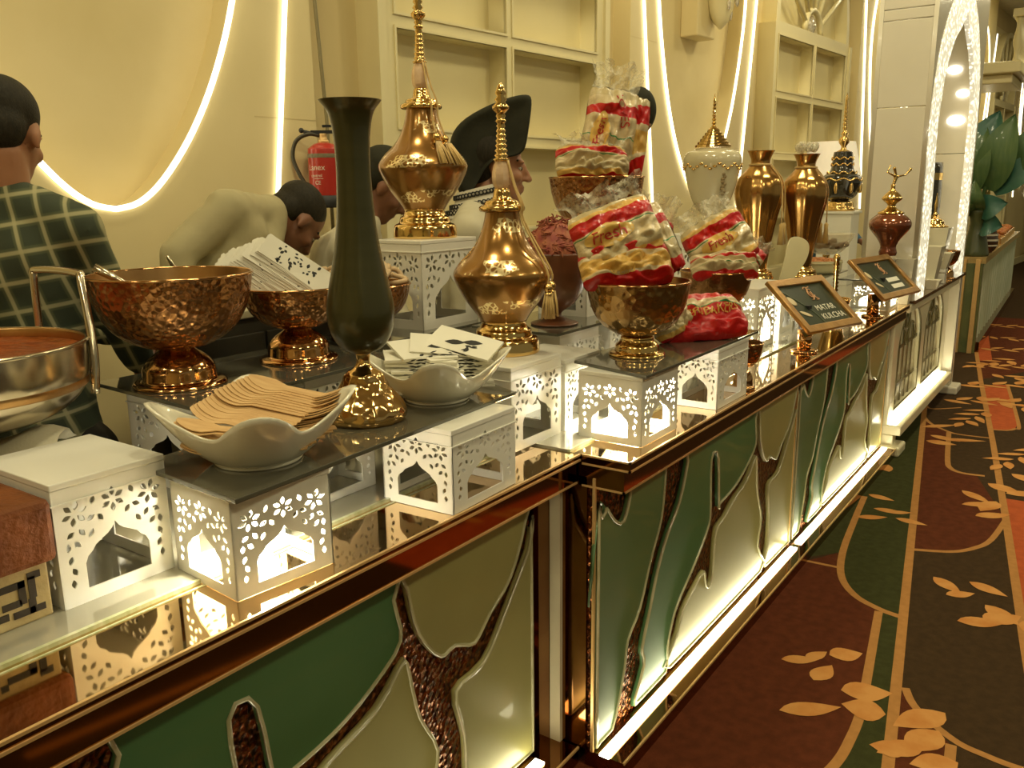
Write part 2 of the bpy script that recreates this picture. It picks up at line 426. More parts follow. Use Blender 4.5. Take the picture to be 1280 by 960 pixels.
for i in range(5):
    c = 1.78 + 4.5 * i
    w = 1.0
    me = me_loops('niche_panel', [[(-w, 0), (w - 0.07, 0), (w - 0.07, CEIL), (-w, CEIL)], oval], 0.065)
    o = ob('niche_panel', me, wall, WALL, (c, 0.065, 0), (PI / 2, 0, 0))
    bx('niche_back', M('niche_plaster', (0.72, 0.60, 0.32), 0.7, c2=(0.65, 0.53, 0.26), scale=2.2, bump=0.1, bscale=5), c - 0.72, c + 0.72, 0.118, 0.13, 1.4, 4.1, wall)
    nm = ['behind the checked shirt', 'beyond the gold vases', 'past the white portal', 'far down the hall', 'at hall end'][i]
    led('led_strip', [(c + x, -0.012, z) for x, z in oval + [oval[0]]], 0.011, 'glowing oval light strip on the niche ' + nm)
    for sgn, sd in ((-1, 'facing'), (1, 'away from')):
        led('led_strip', [(c + sgn * (0.70 + 0.13 * (z - 1.6)), -0.012, z) for z in (1.35, 2.0, 3.0, 3.9)], 0.010,
            'straight light strip, side %s the cooking pot, at the niche %s' % (sd, nm))
    for z in (1.92, 2.55, 3.2):
        bx('panel_joint', TAN, c - 1.0, c - 0.66, -0.001, 0.001, z, z + 0.004, wall)
    for zz in (1.62,):
        bx('panel_joint', TAN, c + 0.62, c + 0.93, -0.001, 0.001, 1.9, 1.904, wall)
# crystal sconce plaque inside second niche
pl = thing('crystal_sconce', 'crystal wall sconce hanging on a raised plaque in the niche', 'wall lamp', (0, 3.0917, 0), WR)
pc = 1.78 + 4.5
bx('plaque', WALL, pc - 0.12, pc + 0.16, -0.02, 0.118, 2.66, 3.6, pl, 0.01)
MB().lathe(sprof([(0.01, 2.72), (0.07, 2.80), (0.11, 3.0), (0.12, 3.3), (0.08, 3.5)], 4), 24, Matrix.Translation((pc + 0.10, -0.09, 0))).build('backplate', TRIM, pl)
CRY = M('crystal_drop', (0.85, 0.8, 0.65), 0.05, 0.3, c2=(0.5, 0.42, 0.28), scale=60, coat=1.0)
r = R3(5)
for k in range(16):
    a = k * 2.4; rr = 0.02 + 0.07 * r.random(); z = 2.66 + 1.2 * abs(rr) * 2 + 0.5 * r.random()
    MB().ell((pc + 0.10 + rr * math.cos(a), -0.16 + 0.5 * rr * math.sin(a), z), (0.014, 0.014, 0.05), seg=6, rings=4).build('crystal', CRY, pl)

# --- windows with pigeon-hole panes ------------------------------------------------
GAL = M('window_back_panel', (0.76, 0.66, 0.36), 0.45, c2=(0.72, 0.62, 0.33), scale=2)
for i in range(4):
    x0 = 3.13 + PER * i - 0.03 * (i > 0); x1 = x0 + 1.83
    W = wthing('window_%d' % (i + 1))
    tag(W, ['cream grid window frame behind the chef in the tall black hat', 'cream arched window frame with a fan top beyond the gold vases', 'cream arched window frame behind the big green leaves', 'cream arched window frame at the far end of the wall'][i])
    zt = 2.94
    cx = (x0 + x1) / 2
    outer = [(x0, 0.0), (x1, 0.0), (x1, zt)] + [(cx + (x1 - cx) * math.cos(a), zt + 1.12 * math.sin(a)) for a in [PI * k / 24 for k in range(1, 24)]] + [(x0, zt)]
    holes = []
    fw = 0.075
    xs = [x0 + fw, cx - 0.03, cx + 0.03, x1 - fw]
    rows = [0.34, 0.85, 1.355, 1.862, 2.375, 2.885]
    for a, b in zip(rows[:-1], rows[1:]):
        holes.append([(xs[0], a + 0.035), (xs[1], a + 0.035), (xs[1], b - 0.035), (xs[0], b - 0.035)])
        holes.append([(xs[2], a + 0.035), (xs[3], a + 0.035), (xs[3], b - 0.035), (xs[2], b - 0.035)])
    fan = [(cx + (x1 - cx - fw) * math.cos(a), zt + 0.02 + 1.02 * math.sin(a)) for a in [PI * k / 24 for k in range(25)]]
    holes.append(fan)
    me = me_loops('window_frame', [outer] + holes, 0.065)
    ob('window_frame', me, W, TRIM, (0, 0.065, 0), (PI / 2, 0, 0))
    bx('window_back', GAL, x0 + 0.03, x1 - 0.03, 0.118, 0.13, 0.2, CEIL - 0.3, W)
    for (a, b, q, d) in [(h[0][0], h[1][0], h[0][1], h[2][1]) for h in holes[:-1]]:
        m = MB()
        m.box(a - 0.012, b + 0.012, -0.008, 0.012, d, d + 0.012); m.box(a - 0.012, b + 0.012, -0.008, 0.012, q - 0.012, q)
        m.box(a - 0.012, a, -0.008, 0.012, q, d); m.box(b, b + 0.012, -0.008, 0.012, q, d)
        m.build('pane_moulding', TRIM, W)
    for k in range(1, 7):
        a = PI * k / 7
        MB().tube([(cx + 0.2 * math.cos(a), 0.03, zt + 0.02 + 0.2 * math.sin(a)), (cx + 0.86 * math.cos(a), 0.03, zt + 0.02 + 1.05 * math.sin(a))], 0.022, 6).build('fan_rib', TRIM, W)
    MB().tube([(cx + 0.2 * math.cos(PI * k / 12), 0.03, zt + 0.02 + 0.2 * math.sin(PI * k / 12)) for k in range(13)], 0.028, 6).build('fan_hub', TRIM, W)
    MB().ell((cx, 0.05, zt + 0.09), (0.09, 0.04, 0.09)).build('fan_lamp', CRY, W)
    MB().box(x0 - 0.05, x0 - 0.0, -0.02, 0.13, 0, zt).box(x1, x1 + 0.05, -0.02, 0.13, 0, zt).build('architrave', TRIM, W)
tag(bx('baseboard_back', TRIM, -5, 23.2, -0.02, 0.0, 0, 0.14, None, 0, (0, 3.0917, 0), (0, 0, WR)), 'cream baseboard along the back wall', None, None, 'structure')
cab = MB().tube([(2.71, -0.005, 3.6), (2.735, -0.006, 2.4), (2.765, -0.006, 1.9), (2.765, -0.006, 1.2)], 0.008, 6).build('electric_cable', M('cable_grey', (0.25, 0.21, 0.1), 0.5), None, (0, 3.0917, 0), (0, 0, WR))
tag(cab, 'thin dark cable running down the wall behind the fire extinguisher', 'cable')

# ================================================================ THE BUFFET COUNTERS
ZT = 0.92
G1 = M('green_marbled_glass', (0.065, 0.175, 0.065), 0.38, c2=(0.095, 0.21, 0.080), scale=2.2, stretch=(1, 1, 2.5), coat=0.15, detail=6)
O1 = M('olive_marbled_glass', (0.34, 0.32, 0.115), 0.38, c2=(0.40, 0.375, 0.145), scale=2.0, stretch=(1, 1, 2.5), coat=0.15, detail=6)
G2 = M('sage_marbled_glass', (0.095, 0.175, 0.065), 0.38, c2=(0.12, 0.20, 0.080), scale=2.2, stretch=(1, 1, 2.5), coat=0.15, detail=6)
RIVER = M('copper_glitter_resin', (0.30, 0.10, 0.025), 0.25, 0.8, c2=(0.06, 0.02, 0.008), scale=75, bump=1.0, bscale=60, btype='voronoi', lo=0.42, hi=0.6)
PIECES = {
 'g1': (G2, [(0.0, 0.741), (0.031, 0.751), (0.053, 0.772), (0.099, 0.723), (0.146, 0.701), (0.18, 0.762), (0.20, 0.845), (0.44, 0.845), (0.429, 0.763), (0.409, 0.621), (0.338, 0.503), (0.272, 0.373), (0.197, 0.303), (0.175, 0.21), (0.105, 0.06), (0.0, 0.06)]),
 'g2': (G1, [(0.60, 0.845), (1.215, 0.845), (1.223, 0.746), (1.238, 0.64), (1.139, 0.571), (1.022, 0.527), (0.889, 0.507), (0.866, 0.505), (0.840, 0.69), (0.795, 0.698), (0.805, 0.535), (0.795, 0.464), (0.706, 0.379), (0.612, 0.314), (0.528, 0.249), (0.482, 0.156), (0.465, 0.06), (0.240, 0.06), (0.294, 0.177), (0.278, 0.239), (0.327, 0.35), (0.376, 0.462), (0.442, 0.557), (0.525, 0.636), (0.578, 0.751)]),
 'o1': (O1, [(1.242, 0.60), (1.144, 0.530), (1.005, 0.490), (0.932, 0.455), (0.859, 0.435), (0.84, 0.374), (0.831, 0.26), (0.808, 0.235), (0.786, 0.258), (0.764, 0.312), (0.68, 0.286), (0.585, 0.238), (0.542, 0.171), (0.494, 0.06), (1.362, 0.06), (1.324, 0.2), (1.350, 0.309), (1.291, 0.43), (1.269, 0.519)]),
 'o2': (O1, [(1.254, 0.845), (1.725, 0.845), (1.725, 0.75), (1.655, 0.622), (1.561, 0.558), (1.494, 0.507), (1.415, 0.536), (1.358, 0.535), (1.284, 0.628), (1.252, 0.75)]),
 'o3': (O1, [(1.755, 0.73), (1.755, 0.06), (1.417, 0.06), (1.436, 0.16), (1.436, 0.282), (1.408, 0.428), (1.528, 0.454), (1.616, 0.544), (1.727, 0.676)]),
}
PM = {}
def shrink(lp, w):
    n = len(lp); out = []
    ar = sum(lp[i][0] * lp[(i+1) % n][1] - lp[(i+1) % n][0] * lp[i][1] for i in range(n))
    sg = 1 if ar > 0 else -1
    for i in range(n):
        a = Vector(lp[i-1]); b = Vector(lp[(i+1) % n]); t = (b - a)
        if t.length < 1e-6: continue
        t.normalize(); out.append((lp[i][0] - t.y * w * sg, lp[i][1] + t.x * w * sg))
    return out
for k, (mt, pts) in PIECES.items():
    sm = catmull([(x, z, 0) for x, z in pts], 3, True)
    loop = [(min(max(p.x, 0.0), 1.756), min(max(p.y, 0.058), 0.846)) for p in sm]
    loop = shrink(loop, 0.009); me = me_loops('glass_inlay', [loop], 0.003, 0.004)
    me.materials.append(mt); PM[k] = (me, loop)
RIMGLASS = M('clear_resin_edge', (0.46, 0.44, 0.24), 0.12, c2=(0.58, 0.55, 0.34), scale=14, coat=1.0)
def counter_front(parent, x0, y):
    for k, (me, loop) in PM.items():
        o = ob('glass_inlay', me, parent, None, (x0, y - 0.004, 0), (PI / 2, 0, 0))
        e = MB().tube([(q[0], q[1], 0.008) for q in loop], 0.005, 5, closed=True).build('glass_bead', RIMGLASS, o)
def led_ledge(parent, x0, x1, y0, y1):
    """mirror ledge with up-facing light"""
    bx('ledge', MIRROR, x0, x1, y0, y1, 0.0, 0.05, parent)
    MB().box(x0, x1, y0 - 0.003, y0 + 0.003, 0.046, 0.053).build('ledge_edge', BRASS, parent)

# ---- counter one (in front of the camera)
c1 = thing('buffet_counter', 'bronze mirror buffet counter with green and olive inlay, carrying the spoon dish', 'counter')
X0, X1 = 0.0, 1.875
bx('carcass', MIRROR, -1.6, X1, 1.215, 1.99, 0.05, 0.86, c1)
bx('inlay_back', RIVER, 0.03, 1.785, 1.197, 1.215, 0.05, 0.86, c1)
counter_front(c1, 0.028, 1.195)
bx('inlay_back', RIVER, -1.6, -0.05, 1.197, 1.215, 0.05, 0.86, c1)
counter_front(c1, -1.81, 1.195)
bx('pilaster', MIRROR, 1.79, 1.865, 1.185, 1.215, 0.05, 0.86, c1)
bx('pilaster', MIRROR, -0.045, 0.025, 1.185, 1.215, 0.05, 0.86, c1)
led_ledge(c1, -1.6, X1, 1.094, 1.215)
s = bx('led_bar', LEDSTRIP, 0.05, 1.76, 1.135, 1.165, 0.05, 0.056, c1)
for z0, z1, yy in ((0.905, 0.9145, 1.094), (0.84, 0.905, 1.104)):
    bx('rim', MIRROR, -1.6, X1, yy, 1.2, z0, z1, c1)
for z in (0.905, 0.84):
    MB().box(-1.6, X1, 1.091 + 0.01 * (z < 0.9), 1.097 + 0.01 * (z < 0.9), z - 0.002, z + 0.003).build('brass_line', BRASS, c1)
MB().box(-1.6, X1, 1.092, 1.098, 0.917, 0.922).build('brass_line', BRASS, c1)
bx('top_mirror', MIRTOP, -1.6, X1, 1.094, 1.34, 0.915, ZT, c1)
tp = bx('top_glass', GLASSTOP, -1.6, X1, 1.285, 2.0, 0.90, ZT + 0.006, c1)
MB().box(-1.6, X1, 1.277, 1.285, ZT - 0.002, ZT + 0.007).box(-1.6, X1, 1.262, 1.266, ZT - 0.002, ZT + 0.002).build('glass_edge', GEDGE, c1)

# ---- counter two
c2 = thing('buffet_counter', 'bronze mirror buffet counter with two green inlay panels, carrying the bread boxes', 'counter')
X0, X1 = 1.88, 5.42
bx('carcass', MIRROR, X0, X1, 1.075, 1.99, 0.05, 0.86, c2)
for xa in (X0, X0 + 1.77):
    bx('inlay_back', RIVER, xa + 0.008, xa + 1.752, 1.057, 1.075, 0.05, 0.86, c2)
    counter_front(c2, xa, 1.055)
    bx('pilaster', MIRROR, xa + 1.735, xa + 1.79, 1.045, 1.075, 0.05, 0.86, c2)
    MB().box(xa + 1.73, xa + 1.736, 1.04, 1.075, 0.05, 0.86).build('brass_line', BRASS, c2)
    bx('led_bar', LEDSTRIP, xa - 0.005 + 0.01 * (xa > 3), xa + 1.715, 0.997, 1.027, 0.05, 0.056, c2)
MB().box(X0 - 0.004, X0 + 0.004, 1.048, 1.056, 0.05, 0.86).build('brass_line', BRASS, c2)
led_ledge(c2, X0, X1, 0.953, 1.075)
for z0, z1, yy in ((0.895, 0.9145, 0.95), (0.835, 0.895, 0.966)):
    bx('rim', MIRROR, X0, X1, yy, 1.1, z0, z1, c2)
for z, yy in ((0.895, 0.948), (0.835, 0.964), (0.918, 0.948)):
    MB().box(X0 - 0.002, X1, yy, yy + 0.006, z - 0.002, z + 0.003).box(X0 - 0.002, X0 + 0.004, yy, 1.09, z - 0.002, z + 0.003).build('brass_line', BRASS, c2)
bx('top_mirror', MIRTOP, X0, X1, 0.95, 1.17, 0.915, ZT, c2)
bx('top_glass', GLASSTOP, X0, X1, 1.135, 2.0, 0.90, ZT + 0.006, c2)
MB().box(X0, X1, 1.127, 1.135, ZT - 0.002, ZT + 0.007).build('glass_edge', GEDGE, c2)
# pale corner post where the two counters meet
tag(bx('trim_1', M('pale_post', (0.66, 0.60, 0.42), 0.4), 1.866, 1.8795, 1.150, 1.184, 0.05, 0.838), 'pale vertical post where the two counters meet', None, None, 'structure')

# ---- gothic counter front under the portal
c3 = thing('gothic_counter', 'cream counter front with two gothic arch grilles below the white portal', 'counter')
X0, X1 = 5.43, 7.42
CREAM = M('cream_lacquer', (0.78, 0.72, 0.50), 0.3, c2=(0.75, 0.69, 0.47), scale=4, coat=0.3)
bx('carcass', CREAM, X0, X1, 1.05, 1.95, 0.18, 0.88, c3)
bx('top_board', M('dark_stone_top', (0.10, 0.05, 0.02), 0.1, c2=(0.14, 0.07, 0.03), scale=8, coat=0.8), X0 + 0.1, X1 + 0.12, 0.94, 1.2, 0.91, 0.93, c3)
bx('top_board', GLASSTOP, X0, X1 + 0.12, 1.2, 2.0, 0.90, 0.927, c3)
bx('cornice', CREAM, X0 + 0.05, X1 + 0.1, 0.955, 1.07, 0.86, 0.91, c3, 0.008)
def gothic(cx, wd, z0, zs, za):
    L = [(cx - wd, z0), (cx + wd, z0)]
    n = 10
    for k in range(n + 1):
        t = k / n; L.append((cx + wd * math.cos(t * PI / 2) ** 0.8, zs + (za - zs) * math.sin(t * PI / 2)))
    for k in range(n - 1, -1, -1):
        t = k / n; L.append((cx - wd * math.cos(t * PI / 2) ** 0.8, zs + (za - zs) * math.sin(t * PI / 2)))
    return L
arches = [gothic(5.93, 0.36, 0.24, 0.58, 0.84), gothic(6.80, 0.36, 0.24, 0.58, 0.84)]
me = me_loops('arch_panel', [[(X0, 0.18), (X1 - 0.06, 0.18), (X1 - 0.06, 0.90), (X0, 0.90)]] + arches, 0.012, 0.004)
ob('arch_panel', me, c3, CREAM, (0, 1.035, 0), (PI / 2, 0, 0))
GRIL = M('dark_bronze_grille', (0.16, 0.135, 0.05), 0.4, 0.2)
for ai, cx in enumerate((5.93, 6.80)):
    MB().tube([(x, 1.022, z) for x, z in arches[ai]], 0.007, 6, closed=True).build('arch_moulding', GRIL, c3)
    for dx, zt in ((-0.2, 0.70), (-0.065, 0.80), (0.065, 0.80), (0.2, 0.70)):
        MB().box(cx + dx - 0.014, cx + dx + 0.014, 1.040, 1.0445, 0.24, zt).build('grille_bar', GRIL, c3)
    for z in (0.36, 0.60):
        MB().box(cx - 0.35, cx + 0.35, 1.040, 1.0442, z, z + 0.022).build('grille_bar', GRIL, c3)
    for sx in (-0.15, 0.15):
        MB().tube([(cx + sx + 0.13 * math.cos(PI * k / 10), 1.042, 0.6 + 0.13 * math.sin(PI * k / 10)) for k in range(11)], 0.007, 6).build('grille_arch', GRIL, c3)
    MB().tube([(cx + 0.05 * math.cos(PI * k / 8), 1.042, 0.755 + 0.05 * math.sin(PI * k / 8)) for k in range(16)], 0.006, 6, closed=True).build('grille_ring', GRIL, c3)
bx('sill', CREAM, X0, X1 - 0.1, 0.94, 1.07, 0.12, 0.18, c3, 0.006)
bx('led_bar', LEDSTRIP, X0 + 0.03, X1 - 0.16, 0.975, 1.015, 0.18, 0.186, c3)
bx('bracket', CREAM, X0, X0 + 0.09, 0.98, 1.07, 0.0, 0.12, c3, 0.006)
bx('foot', CREAM, X0 - 0.05, X0 + 0.14, 0.93, 1.09, 0.0, 0.06, c3, 0.012)
bx('plinth', M('plinth_dark', (0.10, 0.09, 0.05), 0.5), X0 + 0.1, X1 - 0.1, 1.05, 1.9, 0.0, 0.13, c3)

# ---- white portal standing over the counter
pt = thing('white_portal', 'tall white pointed arch portal with glowing pierced edge over the counter', 'arch')
PXL, PXR, PYF, PYB = 5.5, 7.42, 0.95, 1.26
inner = [(PXL + 0.06, 0.93), (PXL + 0.06, 1.5), (PXL + 0.02, 1.85), (PXL + 0.05, 2.1), (PXL + 0.18, 2.4), (PXL + 0.45, 2.66), (PXL + 0.72, 2.80), (6.46, 3.02)]
iL = [(p.x, p.y) for p in catmull([(x, z, 0) for x, z in inner], 5)]
iR = [(12.92 - x, z) for x, z in iL[::-1][1:]]
iR = [(min(x, PXR - 0.06), z) for x, z in iR]
front = [(PXL, 0.93)] + iL + iR + [(PXR - 0.02, 0.93), (PXR + 0.02, 0.93), (PXR + 0.02, 3.5), (PXL, 3.5)]
# left leg, right leg, header as boards; the front skin with the arch cut
me = me_loops('arch_front', [front], 0.012)
ob('arch_front', me, pt, PORTAL, (0, PYF + 0.012, 0), (PI / 2, 0, 0))
me2 = me.copy(); me2.materials.clear(); me2.materials.append(PORTAL)
ob('arch_back', me2, pt, None, (0, PYB - 0.012, 0), (PI / 2, 0, 0))
for z0, z1 in ((0.93, 2.03), (2.034, 2.5), (2.504, 2.56), (2.564, 3.5)):
    bx('leg_panel', PORTAL, PXL, PXL + 0.03, PYF + 0.024, PYB - 0.024, z0, z1, pt, 0.003)
for z0, z1 in ((0.06, 1.82), (1.824, 3.5)):
    bx('leg_panel', PORTAL, PXR - 0.05, PXR - 0.02, PYF + 0.0, PYB + 0.04, z0, z1, pt, 0.003)
bx('leg_front', PORTAL, PXR - 0.06, PXR + 0.05, PYF - 0.0, PYF + 0.10, 0.06, 0.93, pt, 0.004)
bx('foot', PORTAL, PXR - 0.12, PXR + 0.1, PYF - 0.06, PYF + 0.14, 0.0, 0.06, pt, 0.012)
# glowing pierced reveal along the inner edge
PIERCE = M('pierced_glow', (0.9, 0.85, 0.7), 0.4, emit=(1.0, 0.93, 0.68), estr=1.6)
nt = PIERCE.node_tree
vv = nt.nodes.new('ShaderNodeTexVoronoi'); vv.inputs['Scale'].default_value = 34; tcv = nt.nodes.new('ShaderNodeTexCoord')
rv = nt.nodes.new('ShaderNodeMapRange'); rv.inputs[1].default_value = 0.25; rv.inputs[2].default_value = 0.5; rv.inputs[3].default_value = 1.9; rv.inputs[4].default_value = 0.55
nt.links.new(tcv.outputs['Object'], vv.inputs['Vector']); nt.links.new(vv.outputs['Distance'], rv.inputs[0]); nt.links.new(rv.outputs[0], nt.nodes['Principled BSDF'].inputs['Emission Strength'])
def band(loop, y0, y1, grow):
    P = []
    for i, (x, z) in enumerate(loop):
        a = Vector(loop[max(i-1, 0)]); b = Vector(loop[min(i+1, len(loop)-1)]); t = (b - a).normalized()
        P.append((x + t.y * grow, z - t.x * grow))
    n = len(P); vs = [(x, y0, z) for x, z in P] + [(x, y1, z) for x, z in P]
    return MB().add(vs, [(i, i + 1, n + i + 1, n + i) for i in range(n - 1)], None, 0, True)
full = iL + iR
def inset(loop, w):
    P = []
    for i, (x, z) in enumerate(loop):
        a = Vector(loop[max(i-1, 0)]); b = Vector(loop[min(i+1, len(loop)-1)]); t = (b - a).normalized()
        P.append((x + t.y * w, z - t.x * w))
    k = len(P) // 2
    return [(min(x, 6.455), z) for x, z in P[:k]] + [(6.46, P[k][1])] + [(max(x, 6.465), z) for x, z in P[k+1:]]
inn = inset(full, 0.25)
n = len(full)
vs = [(x, PYF - 0.004, z) for x, z in full] + [(x, PYF - 0.004, z) for x, z in inn] + [(x, PYF + 0.024, z) for x, z in inn] + [(x, PYF + 0.024, z) for x, z in full]
MB().add(vs, [(j*n + i, j*n + i + 1, ((j+1) % 4)*n + i + 1, ((j+1) % 4)*n + i) for i in range(n - 1) for j in range(4)]).build('glow_border', PIERCE, pt)
for (yy, zz, rr) in ((1.13, 2.42, 0.05), (1.06, 2.25, 0.045), (1.09, 2.06, 0.06)):  # three small emissive discs set on the right leg panel
    MB().lathe([(0.005, 0), (rr, 0), (rr, 0.012), (rr * 0.9, 0.016)], 24, Matrix.Translation((PXR - 0.05, yy, zz)) @ Matrix.Rotation(-PI / 2, 4, 'Y') @ Matrix.Scale(0.6, 4, (1, 0, 0))).build('glow_disc', M('bright_disc', (1, 1, 1), 0.5, emit=(1.0, 0.92, 0.78), estr=6.0), pt)

# ---- far counter with ribbed green skirt
c4 = thing('skirted_counter', 'far buffet counter with ribbed pale green skirt and food trays', 'counter')
SK = M('sage_ribbed_cloth', (0.40, 0.42, 0.24), 0.6, c2=(0.34, 0.38, 0.20), scale=5, sheen=0.2)
vs = []; fs = []
NN = 90
for k in range(NN + 1):
    x = 9.45 + (14.6 - 9.45) * k / NN
    yy = 1.05 + 0.033 * (x - 9.3) + 0.02 * math.sin(k * 1.3)
    vs += [(x, yy, 0.1), (x, yy, 0.86)]
for k in range(NN): fs.append((2*k, 2*k+2, 2*k+3, 2*k+1))
MB().add(vs, fs, None, 0, True).build('skirt', SK, c4)
bx('body', SK, 9.3, 14.6, 1.36, 1.85, 0.0, 0.86, c4)
MB().prism([(9.3, 1.0), (14.6, 1.175), (14.6, 1.85), (9.3, 1.85)], 0.86, 0.92).build('worktop', M('worktop_gold', (0.42, 0.30, 0.12), 0.3, 0.3), c4)
MB().prism([(9.35, 0.99), (14.6, 1.165), (14.6, 1.26), (9.35, 1.1)], 0.0, 0.10).build('plinth', MIRROR, c4)
bx('end_panel', M('green_end_panel', (0.10, 0.12, 0.05), 0.3, c2=(0.14, 0.15, 0.06)), 9.28, 9.34, 1.02, 1.85, 0.0, 0.86, c4)
MB().box(9.25, 9.30, 1.04, 1.08, 0.0, 0.9).box(9.25, 9.30, 1.16, 1.20, 0.0, 0.9).build('brass_line', BRASS, c4)

# ================================================================ PIERCED RISER BOXES
def leafhole(x, y, ln, wd, a):
    P = []
    n = 5
    for k in range(n + 1):
        t = k / n; P.append((t * ln - ln / 2, wd * math.sin(PI * t) * 0.5))
    for k in range(1, n):
        t = 1 - k / n; P.append((t * ln - ln / 2, -wd * math.sin(PI * t) * 0.5))
    c, s_ = math.cos(a), math.sin(a)
    return [(x + c*p - s_*q, y + s_*p + c*q) for p, q in P]
PAN = {}
def pierced(w, h):
    k = (round(w, 3), round(h, 3))
    if k in PAN: return PAN[k]
    loops = [[(0, 0), (1, 0), (1, 1), (0, 1)]]
    half_a = [(0.215, 0.11), (0.215, 0.33), (0.24, 0.385), (0.285, 0.42), (0.315, 0.46), (0.375, 0.495), (0.43, 0.525), (0.47, 0.56), (0.5, 0.61)]
    loops.append(half_a + [(1 - x, y) for x, y in half_a[-2::-1]])
    L = []
    def flower(cx, cy, n, r, a0=0.3):
        for i in range(n):
            a = a0 + 2 * PI * i / n
            L.append((cx + r * math.cos(a), cy + r * math.sin(a), 0.082, 0.046, a))
    flower(0.17, 0.77, 6, 0.070); flower(0.83, 0.77, 6, 0.070, 0.2); flower(0.5, 0.80, 6, 0.068, 0.5)
    for sx in (0, 1):
        for (x, y, a) in [(0.33, 0.84, 1.2), (0.30, 0.70, 0.4), (0.38, 0.68, 2.2), (0.29, 0.57, 1.0), (0.215, 0.60, 2.2), (0.12, 0.60, 0.6), (0.09, 0.50, 1.5), (0.165, 0.51, 2.4), (0.10, 0.39, 1.2), (0.12, 0.29, 2.0), (0.10, 0.19, 1.6)]:
            L.append(((x, y, 0.078, 0.045, a) if not sx else (1 - x, y, 0.078, 0.045, PI - a)))
    for l in L: loops.append(leafhole(*l))
    loops = [[(x * w, y * h) for x, y in lp] for lp in loops]
    me = me_loops('pierced_panel', loops, 0.0015)
    me.materials.append(WHITE)
    PAN[k] = me
    return me

def riser(label, x, y, z, w, d, h, rz=0.0, lit=False, lid=True, group='white pierced riser boxes', power=11.0):
    t = thing('riser_box', label, 'box', (x, y, z), rz, group)
    hp = h - 0.012
    ob('panel', pierced(w, hp), t, None, (0, 0.0015, 0), (PI / 2, 0, 0))
    ob('panel', pierced(w, hp), t, None, (0, d - 0.0015, 0), (PI / 2, 0, 0))
    ob('panel', pierced(d, hp), t, None, (0.0015, 0, 0), (PI / 2, 0, PI / 2))
    ob('panel', pierced(d, hp), t, None, (w - 0.0015, 0, 0), (PI / 2, 0, PI / 2))
    bx('top', WHITE, -0.001, w + 0.001, -0.001, d + 0.001, hp, h, t, 0.002)
    if lid:
        MB().box(-0.003, w + 0.003, -0.003, d + 0.003, hp - 0.026, hp - 0.0235).build('lid_seam', WHITE, t)
    if lit:
        b = MB().lathe(sprof([(0.02, 0.004), (0.028, 0.01), (0.03, 0.04), (0.026, 0.07), (0.012, 0.085), (0.001, 0.088)], 3), 16).build('light_bulb', BULB, t, (w / 2, d / 2, 0))
        ld = bpy.data.lights.new('box_light', 'POINT'); ld.energy = power; ld.color = (1, 0.93, 0.74); ld.shadow_soft_size = 0.03
        lo = bpy.data.objects.new('box_light', ld); COL.objects.link(lo); lo.parent = t; lo.location = (w / 2, d / 2 - 0.0, 0.125)
    return t

def plate(label, pts, z, th=0.009, mat=DARKGLASS):
    o = MB().prism(pts, z, z + th).build('glass_plate', mat, None, bevel=0.0015)
    return tag(o, label, 'glass plate', 'dark glass plates on the riser boxes')

riser('unlit white pierced box beside the terracotta block', 0.652, 1.366, ZT + .006, 0.206, 0.24, 0.219)
riser('lit white pierced box with a bulb under the dish of wooden spoons', 0.838, 1.160, ZT + .001, 0.205, 0.195, 0.188, -0.10, True, False)
riser('unlit white pierced box under the dish of folded napkins', 1.352, 1.100, ZT + .001, 0.245, 0.195, 0.188, 0.03)
riser('unlit white pierced box set back under the dark vase', 1.21, 1.372, ZT + .007, 0.19, 0.125, 0.186)
plate('long dark glass plate carrying the spoon dish, vase and napkin dish', [(0.823, 1.122), (1.690, 1.168), (1.76, 1.33), (1.60, 1.50), (0.845, 1.432)], 1.1085)
PZ1 = 1.1175
riser('unlit white pierced box under the big hammered punch bowl', 1.115, 1.60, ZT + .006, 0.22, 0.30, 0.229)
riser('unlit white pierced box under the bowl of cutlery sachets', 1.42, 1.62, ZT + .006, 0.22, 0.28, 0.229)
plate('dark glass plate under the two hammered copper bowls', [(1.05, 1.555), (1.72, 1.575), (1.74, 1.97), (1.075, 1.965)], 1.1555)
PZ2 = 1.1645
riser('white pierced box under the gold ewer with one tassel', 1.768, 1.237, ZT + .006, 0.245, 0.31, 0.229)
riser('white pierced box squeezed behind the lit bread box', 2.03, 1.235, ZT + .006, 0.20, 0.2, 0.205)
riser('white pierced box below the tall display box, behind the ewers', 2.05, 1.77, ZT + .006, 0.30, 0.22, 0.229)
plate('dark glass plate under the tall display box', [(1.83, 1.74), (2.40, 1.74), (2.40, 1.995), (1.83, 1.995)], 1.1555)
riser('tall white pierced box carrying the gold ewer with two tassels', 2.07, 1.785, PZ2, 0.285, 0.20, 0.283)
riser('lit white pierced box with a bulb under the front bread bowl', 2.013, 0.985, ZT + .001, 0.225, 0.195, 0.192, 0.0, True, False, power=10)
riser('unlit white pierced box under the red bakery bag', 2.50, 0.967, ZT + .001, 0.26, 0.15, 0.192)
plate('dark glass plate carrying the front bread bowl and red bakery bag', [(2.000, 0.968), (2.86, 0.968), (2.88, 1.06), (2.80, 1.20), (2.09, 1.262)], 1.1135)
PZ3 = 1.1225
riser('white pierced box under the bowl of red threads', 2.27, 1.40, ZT + .006, 0.25, 0.22, 0.229)
riser('white pierced box below the stacked bread display', 2.60, 1.40, ZT + .006, 0.25, 0.24, 0.229)
plate('dark glass plate beside the bowl of red threads', [(2.235, 1.385), (2.95, 1.385), (2.95, 1.72), (2.235, 1.72)], 1.1555)
riser('white pierced box lifting the highest bread bowl', 2.585, 1.485, PZ2, 0.31, 0.2, 0.20)
